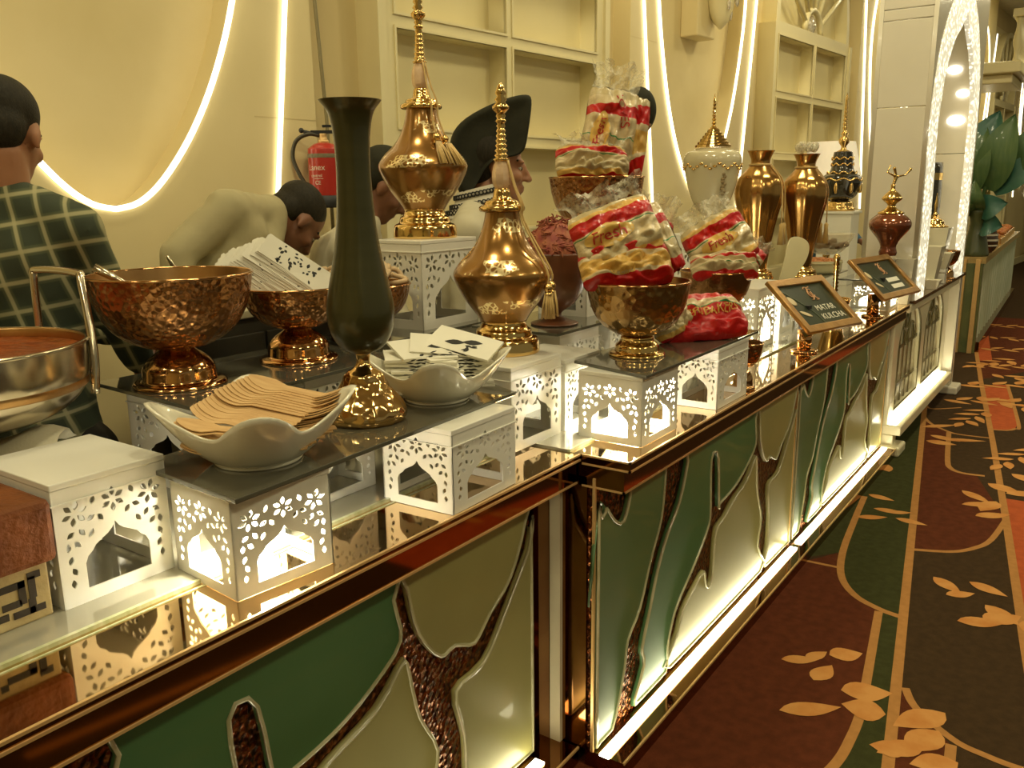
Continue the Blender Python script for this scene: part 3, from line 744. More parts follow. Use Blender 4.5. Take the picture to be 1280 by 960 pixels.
riser('white pierced box under the second bread bowl', 2.98, 1.12, ZT + .006, 0.2, 0.2, 0.205)
riser('lit white pierced box behind the framed menu sign', 3.52, 1.20, ZT + .006, 0.22, 0.20, 0.26, 0.0, True, True, power=12)
riser('white pierced box beside the lit box behind the menu sign', 3.98, 1.25, ZT + .006, 0.2, 0.2, 0.23)
riser('white pierced box under the gold ribbed vases', 4.35, 1.36, ZT + .006, 0.3, 0.3, 0.185)
riser('lit white box under the sliced loaf tray near the portal', 5.08, 1.0, ZT + .001, 0.25, 0.2, 0.16, 0.0, True, False, power=5)
plate('dark glass plate under the gold ribbed vases and flat pan', [(4.1, 1.27), (5.25, 1.27), (5.25, 1.66), (4.1, 1.66)], 1.1125)
plate('dark glass plate under the sliced loaf tray', [(5.02, 0.97), (5.40, 0.97), (5.40, 1.26), (5.02, 1.26)], 1.082)

# ================================================================ HAMMERED PEDESTAL BOWLS
def pedestal_bowl(label, x, y, z, rim, ht, foot, neck_h, neck_r, mat=COPPER, group='hammered copper pedestal bowls', seg=48, foot_mat=POLISH):
    t = thing('pedestal_bowl', label, 'bowl', (x, y, z), 0, group)
    f = foot
    MB().lathe(sprof([(f, 0), (f * 1.01, 0.004), (f * 0.95, 0.010), (f * 0.82, 0.013), (f * 0.79, neck_h * 0.3), (f * 0.76, neck_h * 0.52), (f * 0.60, neck_h * 0.75), (neck_r * 1.15, neck_h * 0.92), (neck_r, neck_h)], 4), seg).build('foot', foot_mat, t)
    bh = ht - neck_h
    prof = [(neck_r * 0.9, neck_h), (rim * 0.42, neck_h + bh * 0.045), (rim * 0.68, neck_h + bh * 0.20), (rim * 0.86, neck_h + bh * 0.44), (rim * 0.955, neck_h + bh * 0.72), (rim, ht)]
    MB().lathe(sprof(prof, 5), seg, cap=False).build('bowl', mat, t)
    pin = [(rim - 0.004, ht), (rim * 0.95 - 0.004, neck_h + bh * 0.72), (rim * 0.85 - 0.004, neck_h + bh * 0.45), (rim * 0.66, neck_h + bh * 0.22), (rim * 0.4, neck_h + bh * 0.08), (0.002, neck_h + bh * 0.06)]
    MB().lathe(sprof(pin, 4), seg, cap=False).build('bowl_inside', COPPERIN, t)
    MB().tube([(rim * math.cos(2*PI*k/seg), rim * math.sin(2*PI*k/seg), ht) for k in range(seg)], 0.0035, 6, closed=True).build('rim', POLISH, t)
    return t
b1 = pedestal_bowl('large hammered copper punch bowl holding sauce, with a ladle', 1.180, 1.775, PZ2, 0.181, 0.257, 0.105, 0.087, 0.037)
SAUCE = M('brown_sauce', (0.16, 0.06, 0.015), 0.25, c2=(0.24, 0.10, 0.02), scale=14, coat=0.3)
tag(MB().lathe([(0.001, 0.19), (0.145, 0.19), (0.146, 0.186), (0.001, 0.184)], 40).build('bowl_sauce', SAUCE, None, (1.180, 1.775, PZ2)), 'brown sauce filling the large punch bowl', 'sauce', None, 'stuff')
ld = thing('ladle', 'steel ladle leaning on the rim of the large punch bowl', 'ladle', (1.180, 1.775, PZ2))
MB().tube([(-0.03, 0.03, 0.20), (-0.09, 0.07, 0.25), (-0.125, 0.095, 0.278)], [0.006, 0.008, 0.011], 8).build('handle', STEEL, ld)
MB().ell((-0.02, 0.02, 0.2), (0.035, 0.035, 0.02)).build('scoop', STEEL, ld)
b2 = pedestal_bowl('hammered copper bowl stuffed with white cutlery sachets', 1.535, 1.765, PZ2, 0.138, 0.195, 0.102, 0.085, 0.034)
b3 = pedestal_bowl('hammered copper bowl heaped with pale curled wafers behind the dark vase', 1.86, 1.855, PZ2, 0.155, 0.165, 0.09, 0.045, 0.034)
b5 = pedestal_bowl('hammered copper bowl of bread bags on the lit box', 2.256, 1.125, PZ3, 0.150, 0.215, 0.082, 0.058, 0.042, M('hammered_bronze', (0.50, 0.32, 0.13), 0.2, 1.0, c2=(0.40, 0.24, 0.09), scale=9, bump=0.35, bscale=48, btype='voronoi', r2=0.32), foot_mat=GOLD)
b6 = pedestal_bowl('plain copper bowl of bread bags behind the framed menu sign', 3.08, 1.215, 1.131, 0.132, 0.165, 0.08, 0.02, 0.05, M('ringed_copper', (0.42, 0.22, 0.09), 0.25, 1.0, c2=(0.34, 0.17, 0.065), scale=9, bump=0.2, bscale=60))
b4 = pedestal_bowl('hammered copper bowl of upright bread bags on the stacked box', 2.79, 1.565, PZ2 + 0.20, 0.170, 0.275, 0.075, 0.09, 0.04)
b7 = pedestal_bowl('small empty copper bowl on the mirror edge beside the bread boxes', 2.83, 0.985 + 0.02, ZT + 0.001, 0.062, 0.16, 0.042, 0.075, 0.014, COPPER, 'small copper bowls', 36)
b8 = pedestal_bowl('small copper goblet standing on the counter under the white portal', 6.95, 1.0, 0.931, 0.085, 0.2, 0.07, 0.09, 0.02, COPPER, 'small copper bowls', 32)

# ================================================================ DARK VASE
vz = thing('flared_vase', 'tall dark olive flared vase on a hammered gold foot', 'vase', (1.304, 1.298, PZ1))
OLIVE = M('dark_olive_glass', (0.050, 0.047, 0.014), 0.3, 0.35, c2=(0.06, 0.055, 0.018), scale=4, coat=0.35, stretch=(1, 1, 8))
MB().lathe(sprof([(0.082, 0), (0.088, 0.008), (0.088, 0.022), (0.080, 0.04), (0.060, 0.065), (0.048, 0.085), (0.040, 0.102), (0.022, 0.115), (0.014, 0.128), (0.017, 0.146)], 5), 48,
    rfun=lambda a, z: 1 + 0.012 * math.sin(a * 14) * (1 if z < 0.1 else 0)).build('foot', GOLDHAM, vz)
MB().lathe(sprof([(0.017, 0.146), (0.045, 0.160), (0.064, 0.19), (0.071, 0.226), (0.068, 0.265), (0.058, 0.315), (0.048, 0.365), (0.040, 0.425), (0.036, 0.49), (0.035, 0.545), (0.038, 0.60), (0.046, 0.638), (0.060, 0.658), (0.063, 0.662)], 5), 48, cap=False).build('body', OLIVE, vz)
MB().lathe(sprof([(0.063, 0.662), (0.055, 0.655), (0.04, 0.625), (0.03, 0.56), (0.028, 0.4)], 4), 40).build('inside', OLIVE, vz)

# ================================================================ WHITE CORNER DISHES
def corner_dish(label, x, y, z, rz, k=1.0):
    t = thing('corner_dish', label, 'dish', (x, y, z), rz, 'white four-cornered dishes')
    NA, NR = 72, 12
    def P(r, a, dn=0.0):
        q = abs(math.cos(2 * a)) ** 2.6
        R_ = (0.122 + 0.066 * q) * k; Zc = (0.068 + 0.056 * q) * k
        base = 0.078 * k
        rr = base + (R_ - base) * r
        zz = 0.006 + (Zc - 0.006) * r ** 1.45
        return (rr * math.cos(a), rr * math.sin(a), zz + dn)
    vs = []; fs = []
    for i in range(NR + 1):
        for j in range(NA): vs.append(P(i / NR, 2 * PI * j / NA))
    for i in range(NR + 1):
        for j in range(NA):
            a = 2 * PI * j / NA; p = Vector(P(1 - i / NR, a)); c = Vector((0, 0, 0.09))
            d = Vector((p.x, p.y, 0)).normalized() * -0.006 + Vector((0, 0, 0.005 if i > 0 else 0.0))
            vs.append(tuple(p + d))
    n2 = 2 * (NR + 1)
    for i in range(n2 - 1):
        for j in range(NA):
            j2 = (j + 1) % NA; fs.append((i*NA+j, i*NA+j2, (i+1)*NA+j2, (i+1)*NA+j))
    fs.append(tuple((n2-1)*NA + j for j in range(NA))); fs.append(tuple(range(NA))[::-1])
    MB().add(vs, fs, None, 0, True).build('dish_wall', PORC, t)
    MB().lathe([(0.079 * k, 0.0), (0.081 * k, 0.003), (0.078 * k, 0.010)], 48).build('foot_ring', PORC, t)
    return t
corner_dish('white four-cornered dish heaped with wooden spoons', 0.990, 1.268, PZ1, math.radians(54), 1.0)
corner_dish('white four-cornered dish holding printed napkin packets', 1.535, 1.290, PZ1, math.radians(41), 0.96)

# wooden spoons -------------------------------------------------------------------
WOOD = M('pale_birch', (0.62, 0.40, 0.17), 0.6, c2=(0.52, 0.31, 0.12), scale=6, stretch=(2, 16, 4))
sp_pts = []
def hw(t):   # half width along the spoon
    if t < 0.30: return 0.0205 * math.sin(PI * min(1, (t / 0.30) * 0.62 + 0.02)) ** 0.6
    if t < 0.42: return 0.0185 + (0.0092 - 0.0185) * ((t - 0.30) / 0.12)
    return 0.0092 + 0.002 * (t - 0.42) / 0.58 if t < 0.96 else 0.0085
LN = 0.175
top = [(t * LN, hw(t)) for t in (0.0, 0.02, 0.06, 0.12, 0.2, 0.28, 0.34, 0.42, 0.6, 0.8, 0.95, 1.0)]
loop = top + [(x, -y) for x, y in top[::-1]]
m = MB()
n = len(loop)
def bend(x): return 0.010 * (1 - min(1, x / 0.06)) ** 2
m.add([(x - LN / 2, y, bend(x)) for x, y in loop] + [(x - LN / 2, y, bend(x) + 0.0017) for x, y in loop],
      [(i, (i+1) % n, n + (i+1) % n, n + i) for i in range(n)] + [(i, n-1-i, n-2-i, i+1)[::-1] for i in range(n//2 - 1)] + [(n+i, 2*n-1-i, 2*n-2-i, n+i+1) for i in range(n//2 - 1)])
spoon_me = m.mesh('wooden_spoon'); spoon_me.materials.append(WOOD)
r = R3(3)
va = math.radians(-38)      # along the picture's width
ca, sa = math.cos(va), math.sin(va)
def spoon(lx, ly, lz, a, tilt, roll=0.0):
    o = ob('wooden_spoon', spoon_me, None, None, (0.990 + ca*lx - sa*ly, 1.268 + sa*lx + ca*ly, PZ1 + lz), (roll, tilt, va + a))
    tag(o, 'flat pale wooden spoon in the white dish beside the dark vase', 'wooden spoon', 'wooden spoons in the white dish')
for k in range(8): spoon(-0.048 + 0.003*k, -0.040 + 0.003*k, 0.030 + 0.0032 * k, -0.20 + 0.12 * r.uniform(-1, 1), 0.04, 0.10)
spoon(-0.058, -0.040, 0.066, -0.34, 0.10, 0.22); spoon(-0.052, -0.036, 0.070, -0.30, 0.12, 0.22)
for k in range(8): spoon(-0.036 + 0.0075 * k, -0.012 + 0.0075 * k, 0.074 + 0.0024 * k, -0.46 + 0.016 * k + 0.03 * r.uniform(-1, 1), 0.22, 0.30)
for k in range(9): spoon(0.010 + 0.0078 * k, 0.034 + 0.0042 * k, 0.094 + 0.0020 * k, -0.34 + 0.03 * r.uniform(-1, 1), 0.22, 0.32)
for k in range(11): spoon(0.030 + 0.005 * k, -0.030 + 0.006 * k, 0.036 + 0.0032 * k, PI + 0.25 + 0.14 * r.uniform(-1, 1), 0.02, 0.15)
for k in range(10): spoon(0.058 + 0.003 * k, 0.012 + 0.005 * k, 0.062 + 0.0034 * k, PI - 0.05 + 0.25 * r.uniform(-1, 1), 0.10, 0.12)
for k in range(8): spoon(0.0 + 0.008 * k, -0.046 + 0.003 * k, 0.030 + 0.0028 * k, -0.12 + 0.25 * r.uniform(-1, 1), 0.0, 0.12)

# cutlery sachets and napkins -----------------------------------------------------
PAPER = M('white_paper', (0.78, 0.75, 0.62), 0.6, c2=(0.74, 0.71, 0.58), scale=9)
INK = M('black_ink', (0.02, 0.02, 0.015), 0.6)
def print_mesh(seed, w, h, n=7, z=0.0016):
    r = R3(seed); m = MB()
    for k in range(n):
        x = r.uniform(-0.46, 0.46) * w; y = r.uniform(-0.30, 0.36) * h
        m.add([(px, py, z) for px, py in leafhole(x, y, r.uniform(0.12, 0.28) * w, r.uniform(0.08, 0.18) * w, r.uniform(0, PI))], [tuple(range(10))])
    me = m.mesh('print'); me.materials.append(INK); return me
def sachet_mesh(w, h, th):
    m = MB()
    N = 7
    pts = [(-w/2 + w*k/(N-1)*1.0, -h/2) for k in range(N)]
    zig = []
    Z = 9
    for k in range(Z): zig.append((w/2 - w*k/(Z-1), h/2 + (0.003 if k % 2 else 0.0)))
    poly = [(-w/2, -h/2), (w/2, -h/2)] + zig
    m.prism(poly, -th / 2, th / 2)
    me = m.mesh('sachet'); me.materials.append(PAPER); return me
sm = sachet_mesh(0.058, 0.20, 0.0035)
pm = [print_mesh(s_, 0.05, 0.18, 26, 0.0020) for s_ in (1, 2, 3)]
r = R3(11)
rgt = Vector((0.57, -0.82, 0)); upv = Vector((0, 0, 1)); awy = Vector((0.82, 0.57, 0))
LA = (-0.80 * rgt + 0.55 * upv).normalized()
DS = (0.90 * rgt + 0.36 * upv).normalized()
for k in range(34):
    nrm = (0.55 * DS - 0.80 * awy + 0.05 * Vector((r.uniform(-1, 1), r.uniform(-1, 1), r.uniform(-1, 1)))).normalized()
    up = (LA + 0.05 * Vector((r.uniform(-1, 1), r.uniform(-1, 1), r.uniform(-1, 1)))).normalized()
    sx = up.cross(nrm).normalized(); nrm = sx.cross(up).normalized()
    c = Vector((1.535, 1.765, PZ2 + 0.225)) - 0.010 * rgt + DS * (-0.078 + 0.0040 * k) + LA * (0.035 + r.uniform(-0.006, 0.006)) - upv * 0.012
    o = ob('cutlery_sachet', sm)
    o.matrix_world = Matrix.Translation(c) @ Matrix((sx, up, nrm)).transposed().to_4x4()
    tag(o, 'white paper cutlery sachet with black print fanned in the copper bowl', 'sachet', 'cutlery sachets in the copper bowl')
    ob('print', pm[k % 3], o)
def packet(lx, ly, lz, a, tx=0.0, ty=0.0, w=0.15, h=0.075):
    k_ = math.radians(-49); c_, s_ = math.cos(k_), math.sin(k_)
    o = ob('napkin_packet', nk_me, None, None, (1.535 + c_*lx - s_*ly, 1.290 + s_*lx + c_*ly, PZ1 + lz), (tx, ty, k_ + a))
    tag(o, 'white printed napkin packet piled in the white dish', 'napkin', 'napkin packets in the white dish')
    ob('print', npm[packet.n % 3], o); packet.n += 1
packet.n = 0
m = MB().prism([(-0.085, -0.045), (0.085, -0.045), (0.085, 0.045), (-0.085, 0.045)], -0.003, 0.003)
nk_me = m.mesh('napkin'); nk_me.materials.append(PAPER)
def eye_print(seed):
    r = R3(seed); m = MB()
    z = 0.0034
    for cx, cy in ((-0.02, -0.01), (0.02, 0.006)):
        m.add([(px, py, z) for px, py in leafhole(cx, cy, 0.05, 0.022, 0.3)], [tuple(range(10))])
    for k in range(9):
        x = r.uniform(-0.04, 0.05); y = r.uniform(-0.04, 0.0)
        m.add([(px, py, z) for px, py in leafhole(x, y, r.uniform(0.008, 0.022), r.uniform(0.004, 0.009), r.uniform(0, 3))], [tuple(range(10))])
    for k in range(5):
        m.add([(px, -0.0456, py) for px, py in leafhole(r.uniform(-0.03, 0.05), 0.0, 0.02, 0.004, r.uniform(-0.3, 0.3))], [tuple(range(10))])
    me = m.mesh('print'); me.materials.append(INK); return me
npm = [eye_print(s_) for s_ in (5, 6, 7)]
r = R3(21)
for k in range(11):
    packet(-0.030 + r.uniform(-0.008, 0.008), -0.005 + 0.003 * k, 0.030 + 0.0072 * k, r.uniform(-0.12, 0.12), 0.10, r.uniform(-0.04, 0.04))
for k in range(9):
    packet(0.045 + r.uniform(-0.008, 0.008), 0.015 + 0.003 * k, 0.038 + 0.0072 * k, 0.35 + r.uniform(-0.15, 0.15), 0.12, 0.06)
for k in range(3):
    packet(-0.02 + 0.045 * k, 0.045, 0.115 + 0.004 * k, 0.5 - 0.5 * k, 0.35, 0.1 * k)

# ================================================================ GOLD EWERS
AMBER = M('amber_engraved_glass', (0.40, 0.215, 0.055), 0.24, 0.75, c2=(0.30, 0.145, 0.035), scale=6, coat=0.5)
nt = AMBER.node_tree; N = nt.nodes; L = nt.links
tc = N.new('ShaderNodeTexCoord'); sep = N.new('ShaderNodeSeparateXYZ'); L.new(tc.outputs['Object'], sep.inputs[0])
vo = N.new('ShaderNodeTexVoronoi'); vo.inputs['Scale'].default_value = 70; vo.feature = 'DISTANCE_TO_EDGE'; L.new(tc.outputs['Object'], vo.inputs['Vector'])
lt = N.new('ShaderNodeMath'); lt.operation = 'LESS_THAN'; lt.inputs[1].default_value = 0.13; L.new(vo.outputs['Distance'], lt.inputs[0])
bandz = N.new('ShaderNodeMath'); bandz.operation = 'SINE'
mul = N.new('ShaderNodeMath'); mul.operation = 'MULTIPLY'; mul.inputs[1].default_value = 58; L.new(sep.outputs['Z'], mul.inputs[0]); L.new(mul.outputs[0], bandz.inputs[0])
gt = N.new('ShaderNodeMath'); gt.operation = 'GREATER_THAN'; gt.inputs[1].default_value = 0.45; L.new(bandz.outputs[0], gt.inputs[0])
nz2 = N.new('ShaderNodeTexNoise'); nz2.inputs['Scale'].default_value = 11; L.new(tc.outputs['Object'], nz2.inputs['Vector'])
g2 = N.new('ShaderNodeMath'); g2.operation = 'GREATER_THAN'; g2.inputs[1].default_value = 0.50; L.new(nz2.outputs['Fac'], g2.inputs[0])
m1 = N.new('ShaderNodeMath'); m1.operation = 'MULTIPLY'; L.new(lt.outputs[0], m1.inputs[0]); L.new(gt.outputs[0], m1.inputs[1])
m2 = N.new('ShaderNodeMath'); m2.operation = 'MULTIPLY'; L.new(m1.outputs[0], m2.inputs[0]); L.new(g2.outputs[0], m2.inputs[1])
mx = N.new('ShaderNodeMix'); mx.data_type = 'RGBA'
b = N['Principled BSDF']; src = b.inputs['Base Color'].links[0].from_socket
L.new(m2.outputs[0], mx.inputs[0]); L.new(src, mx.inputs[6]); mx.inputs[7].default_value = (0.95, 0.78, 0.42, 1); L.new(mx.outputs[2], b.inputs['Base Color'])
TASSEL = M('gold_silk', (0.62, 0.42, 0.14), 0.6, c2=(0.5, 0.32, 0.09), scale=60, stretch=(3, 3, 0.3), sheen=0.4)
CLEAR = M('amber_crystal', (0.70, 0.45, 0.25), 0.05, 0.2, c2=(0.85, 0.62, 0.4), scale=30, coat=1.0)
def ewer(label, x, y, z, k, tassels):
    t = thing('gold_ewer', label, 'ewer', (x, y, z), 0, 'gold engraved ewers')
    S = lambda pts: [(a * k, b_ * k) for a, b_ in pts]
    MB().lathe(sprof(S([(0.104, 0), (0.107, 0.006), (0.104, 0.034), (0.098, 0.044), (0.086, 0.05), (0.082, 0.066), (0.072, 0.074), (0.066, 0.088), (0.07, 0.094)]), 3), 48).build('base', GOLD, t)
    MB().lathe(sprof(S([(0.066, 0.09), (0.082, 0.115), (0.112, 0.155), (0.137, 0.20), (0.146, 0.226), (0.143, 0.243), (0.125, 0.268), (0.096, 0.296), (0.075, 0.325), (0.060, 0.36), (0.052, 0.39), (0.049, 0.412)]), 5), 56).build('body', AMBER, t)
    MB().lathe(sprof(S([(0.05, 0.408), (0.064, 0.412), (0.065, 0.424), (0.052, 0.43), (0.046, 0.44), (0.028, 0.447), (0.024, 0.465), (0.020, 0.475)]), 3), 40, rfun=lambda a, zz: 1 + 0.02 * math.cos(16 * a)).build('collar', GOLD, t)
    MB().lathe(sprof(S([(0.017, 0.472), (0.025, 0.485), (0.028, 0.505), (0.025, 0.53), (0.018, 0.55)]), 3), 8, smooth=False).build('crystal', CLEAR, t)
    pf = [(0.020, 0.55), (0.024, 0.556)]
    zz = 0.56
    for j in range(9):
        rr = 0.020 - 0.0012 * j + (0.004 if j > 6 else 0)
        pf += [(rr * 0.72, zz), (rr, zz + 0.006), (rr * 0.72, zz + 0.012)]; zz += 0.0135
    pf += [(0.013, zz), (0.023, zz + 0.012), (0.024, zz + 0.018), (0.012, zz + 0.03), (0.018, zz + 0.036), (0.010, zz + 0.046), (0.016, zz + 0.053), (0.012, zz + 0.065), (0.006, zz + 0.078), (0.001, zz + 0.083)]
    MB().lathe(S(pf), 24).build('spire', GOLD, t)
    for (a, L0, sw) in tassels:
        cx, cy = math.cos(a), math.sin(a)
        def at(rad, zz_): return (cx * rad * k, cy * rad * k, zz_ * k)
        cord = [at(0.022, 0.552), at(0.045, 0.48), at(0.070, 0.426), at(0.071, 0.385)] + ([at(0.155, 0.25), at(sw, L0)] if sw > 0.13 else [at(sw, L0)])
        MB().tube(catmull(cord, 4), 0.0032 * k, 6).build('cord', TASSEL, t)
        e = Vector(cord[-1])
        ts = MB().lathe(sprof([(0.006, 0.0), (0.011, -0.006), (0.012, -0.014), (0.008, -0.022), (0.012, -0.03)], 3), 14, Matrix.Translation(e)).build('tassel_knot', GOLD, t)
        sl = Vector((cx, cy, 0)) * (0.0 if sw > 0.13 else 0.062); mb = MB(); rr = R3(int(a * 100))
        for q in range(26):
            an = q * 2.4; r0 = 0.010 * math.sqrt(rr.random()); r1 = 0.022 * math.sqrt(rr.random())
            mb.tube([e + Vector((r0*math.cos(an), r0*math.sin(an), -0.026)) + sl * 0.2, e + Vector((r1*math.cos(an)*0.8, r1*math.sin(an)*0.8, -0.058)) + sl * 0.6, e + Vector((r1*math.cos(an), r1*math.sin(an), -0.094)) + sl], 0.0024, 4)
        mb.build('tassel_skirt', TASSEL, t)
    return t
ewer('gold engraved ewer with spire lid and one tassel, behind the napkin dish', 1.955, 1.39, 1.155, 0.945, [(math.radians(-84), 0.215, 0.158), (math.radians(-92), 0.21, 0.160)])
ewer('gold engraved ewer with two tassels, raised on the tall box', 2.235, 1.905, 1.4475, 1.0, [(math.radians(-92), 0.325, 0.098), (math.radians(-112), 0.33, 0.096)])

# ================================================================ BREAD BAGS
def bag_material(name, seed, style):
    m = bpy.data.materials.new(name); m.use_nodes = True
    N, L = nodes_of(m); b = N['Principled BSDF']
    uv = N.new('ShaderNodeUVMap'); sep = N.new('ShaderNodeSeparateXYZ'); L.new(uv.outputs[0], sep.inputs[0])
    nz = N.new('ShaderNodeTexNoise'); nz.inputs['Scale'].default_value = 1.9; L.new(uv.outputs[0], nz.inputs['Vector'])
    nz.noise_dimensions = '4D'; nz.inputs['W'].default_value = seed * 3.1
    ad = N.new('ShaderNodeMath'); ad.operation = 'MULTIPLY_ADD'; ad.inputs[1].default_value = 0.24; L.new(nz.outputs['Fac'], ad.inputs[0]); L.new(sep.outputs['Y'], ad.inputs[2])
    rp = N.new('ShaderNodeValToRGB'); rp.color_ramp.interpolation = 'CONSTANT'
    RED = (0.50, 0.010, 0.008, 1); YEL = (0.68, 0.42, 0.10, 1); CRM = (0.62, 0.50, 0.28, 1); GRN = (0.03, 0.22, 0.06, 1); CLR = (0.52, 0.42, 0.22, 1)
    if style == 0: stops = [(0, RED), (0.20, YEL), (0.32, CLR), (0.50, CRM), (0.72, GRN), (0.735, CRM), (0.76, RED), (0.98, YEL), (1.06, CLR)]
    elif style == 1: stops = [(0, RED), (0.34, CRM), (0.40, YEL), (0.70, CRM), (0.78, RED), (1.05, CLR)]
    elif style == 2: stops = [(0, RED), (0.30, CLR), (0.52, GRN), (0.54, CRM), (0.80, RED), (0.92, CRM), (1.02, CLR)]
    else: stops = [(0, RED), (0.72, GRN), (0.745, CRM), (0.90, RED)]
    mr = N.new('ShaderNodeMapRange'); mr.inputs[1].default_value = 0.0; mr.inputs[2].default_value = 1.4; L.new(ad.outputs[0], mr.inputs[0])
    els = rp.color_ramp.elements
    els[0].position = 0; els[0].color = stops[0][1]
    els[1].position = min(1, stops[1][0] / 1.4); els[1].color = stops[1][1]
    for p, c in stops[2:]:
        e = els.new(min(1.0, p / 1.4)); e.color = c
    L.new(mr.outputs[0], rp.inputs[0])
    L.new(rp.outputs[0], b.inputs['Base Color'])
    b.inputs['Roughness'].default_value = 0.32; b.inputs['Coat Weight'].default_value = 0.5; b.inputs['Coat Roughness'].default_value = 0.1; b.inputs['Specular IOR Level'].default_value = 0.3
    bn = N.new('ShaderNodeTexNoise'); bn.inputs['Scale'].default_value = 7; bn.inputs['Detail'].default_value = 3; L.new(uv.outputs[0], bn.inputs['Vector'])
    bp = N.new('ShaderNodeBump'); bp.inputs['Strength'].default_value = 0.7; bp.inputs['Distance'].default_value = 0.012
    L.new(bn.outputs['Fac'], bp.inputs['Height']); L.new(bp.outputs[0], b.inputs['Normal'])
    return m
BAGM = [bag_material('printed_bread_bag_%d' % i, i + 1, i) for i in range(4)]
FILM = bpy.data.materials.new('clear_crinkled_film'); FILM.use_nodes = True
N, L = nodes_of(FILM); b = N['Principled BSDF']
b.inputs['Base Color'].default_value = (0.86, 0.80, 0.60, 1); b.inputs['Roughness'].default_value = 0.15; b.inputs['Alpha'].default_value = 0.34
tcf = N.new('ShaderNodeTexCoord'); nzf = N.new('ShaderNodeTexNoise'); nzf.inputs['Scale'].default_value = 45; nzf.inputs['Detail'].default_value = 3
L.new(tcf.outputs['Object'], nzf.inputs['Vector']); bpf = N.new('ShaderNodeBump'); bpf.inputs['Strength'].default_value = 0.9; bpf.inputs['Distance'].default_value = 0.02
L.new(nzf.outputs['Fac'], bpf.inputs['Height']); L.new(bpf.outputs[0], b.inputs['Normal'])
mrf = N.new('ShaderNodeMapRange'); mrf.inputs[1].default_value = 0.35; mrf.inputs[2].default_value = 0.65; mrf.inputs[3].default_value = 0.12; mrf.inputs[4].default_value = 0.6
L.new(nzf.outputs['Fac'], mrf.inputs[0]); L.new(mrf.outputs[0], b.inputs['Alpha'])
YBADGE = M('yellow_badge_print', (0.70, 0.45, 0.10), 0.35, c2=(0.66, 0.42, 0.09), scale=9, coat=0.6)
REDINK = M('red_print', (0.50, 0.02, 0.02), 0.4, coat=0.5)
GRNINK = M('green_print', (0.03, 0.20, 0.06), 0.4, coat=0.5)

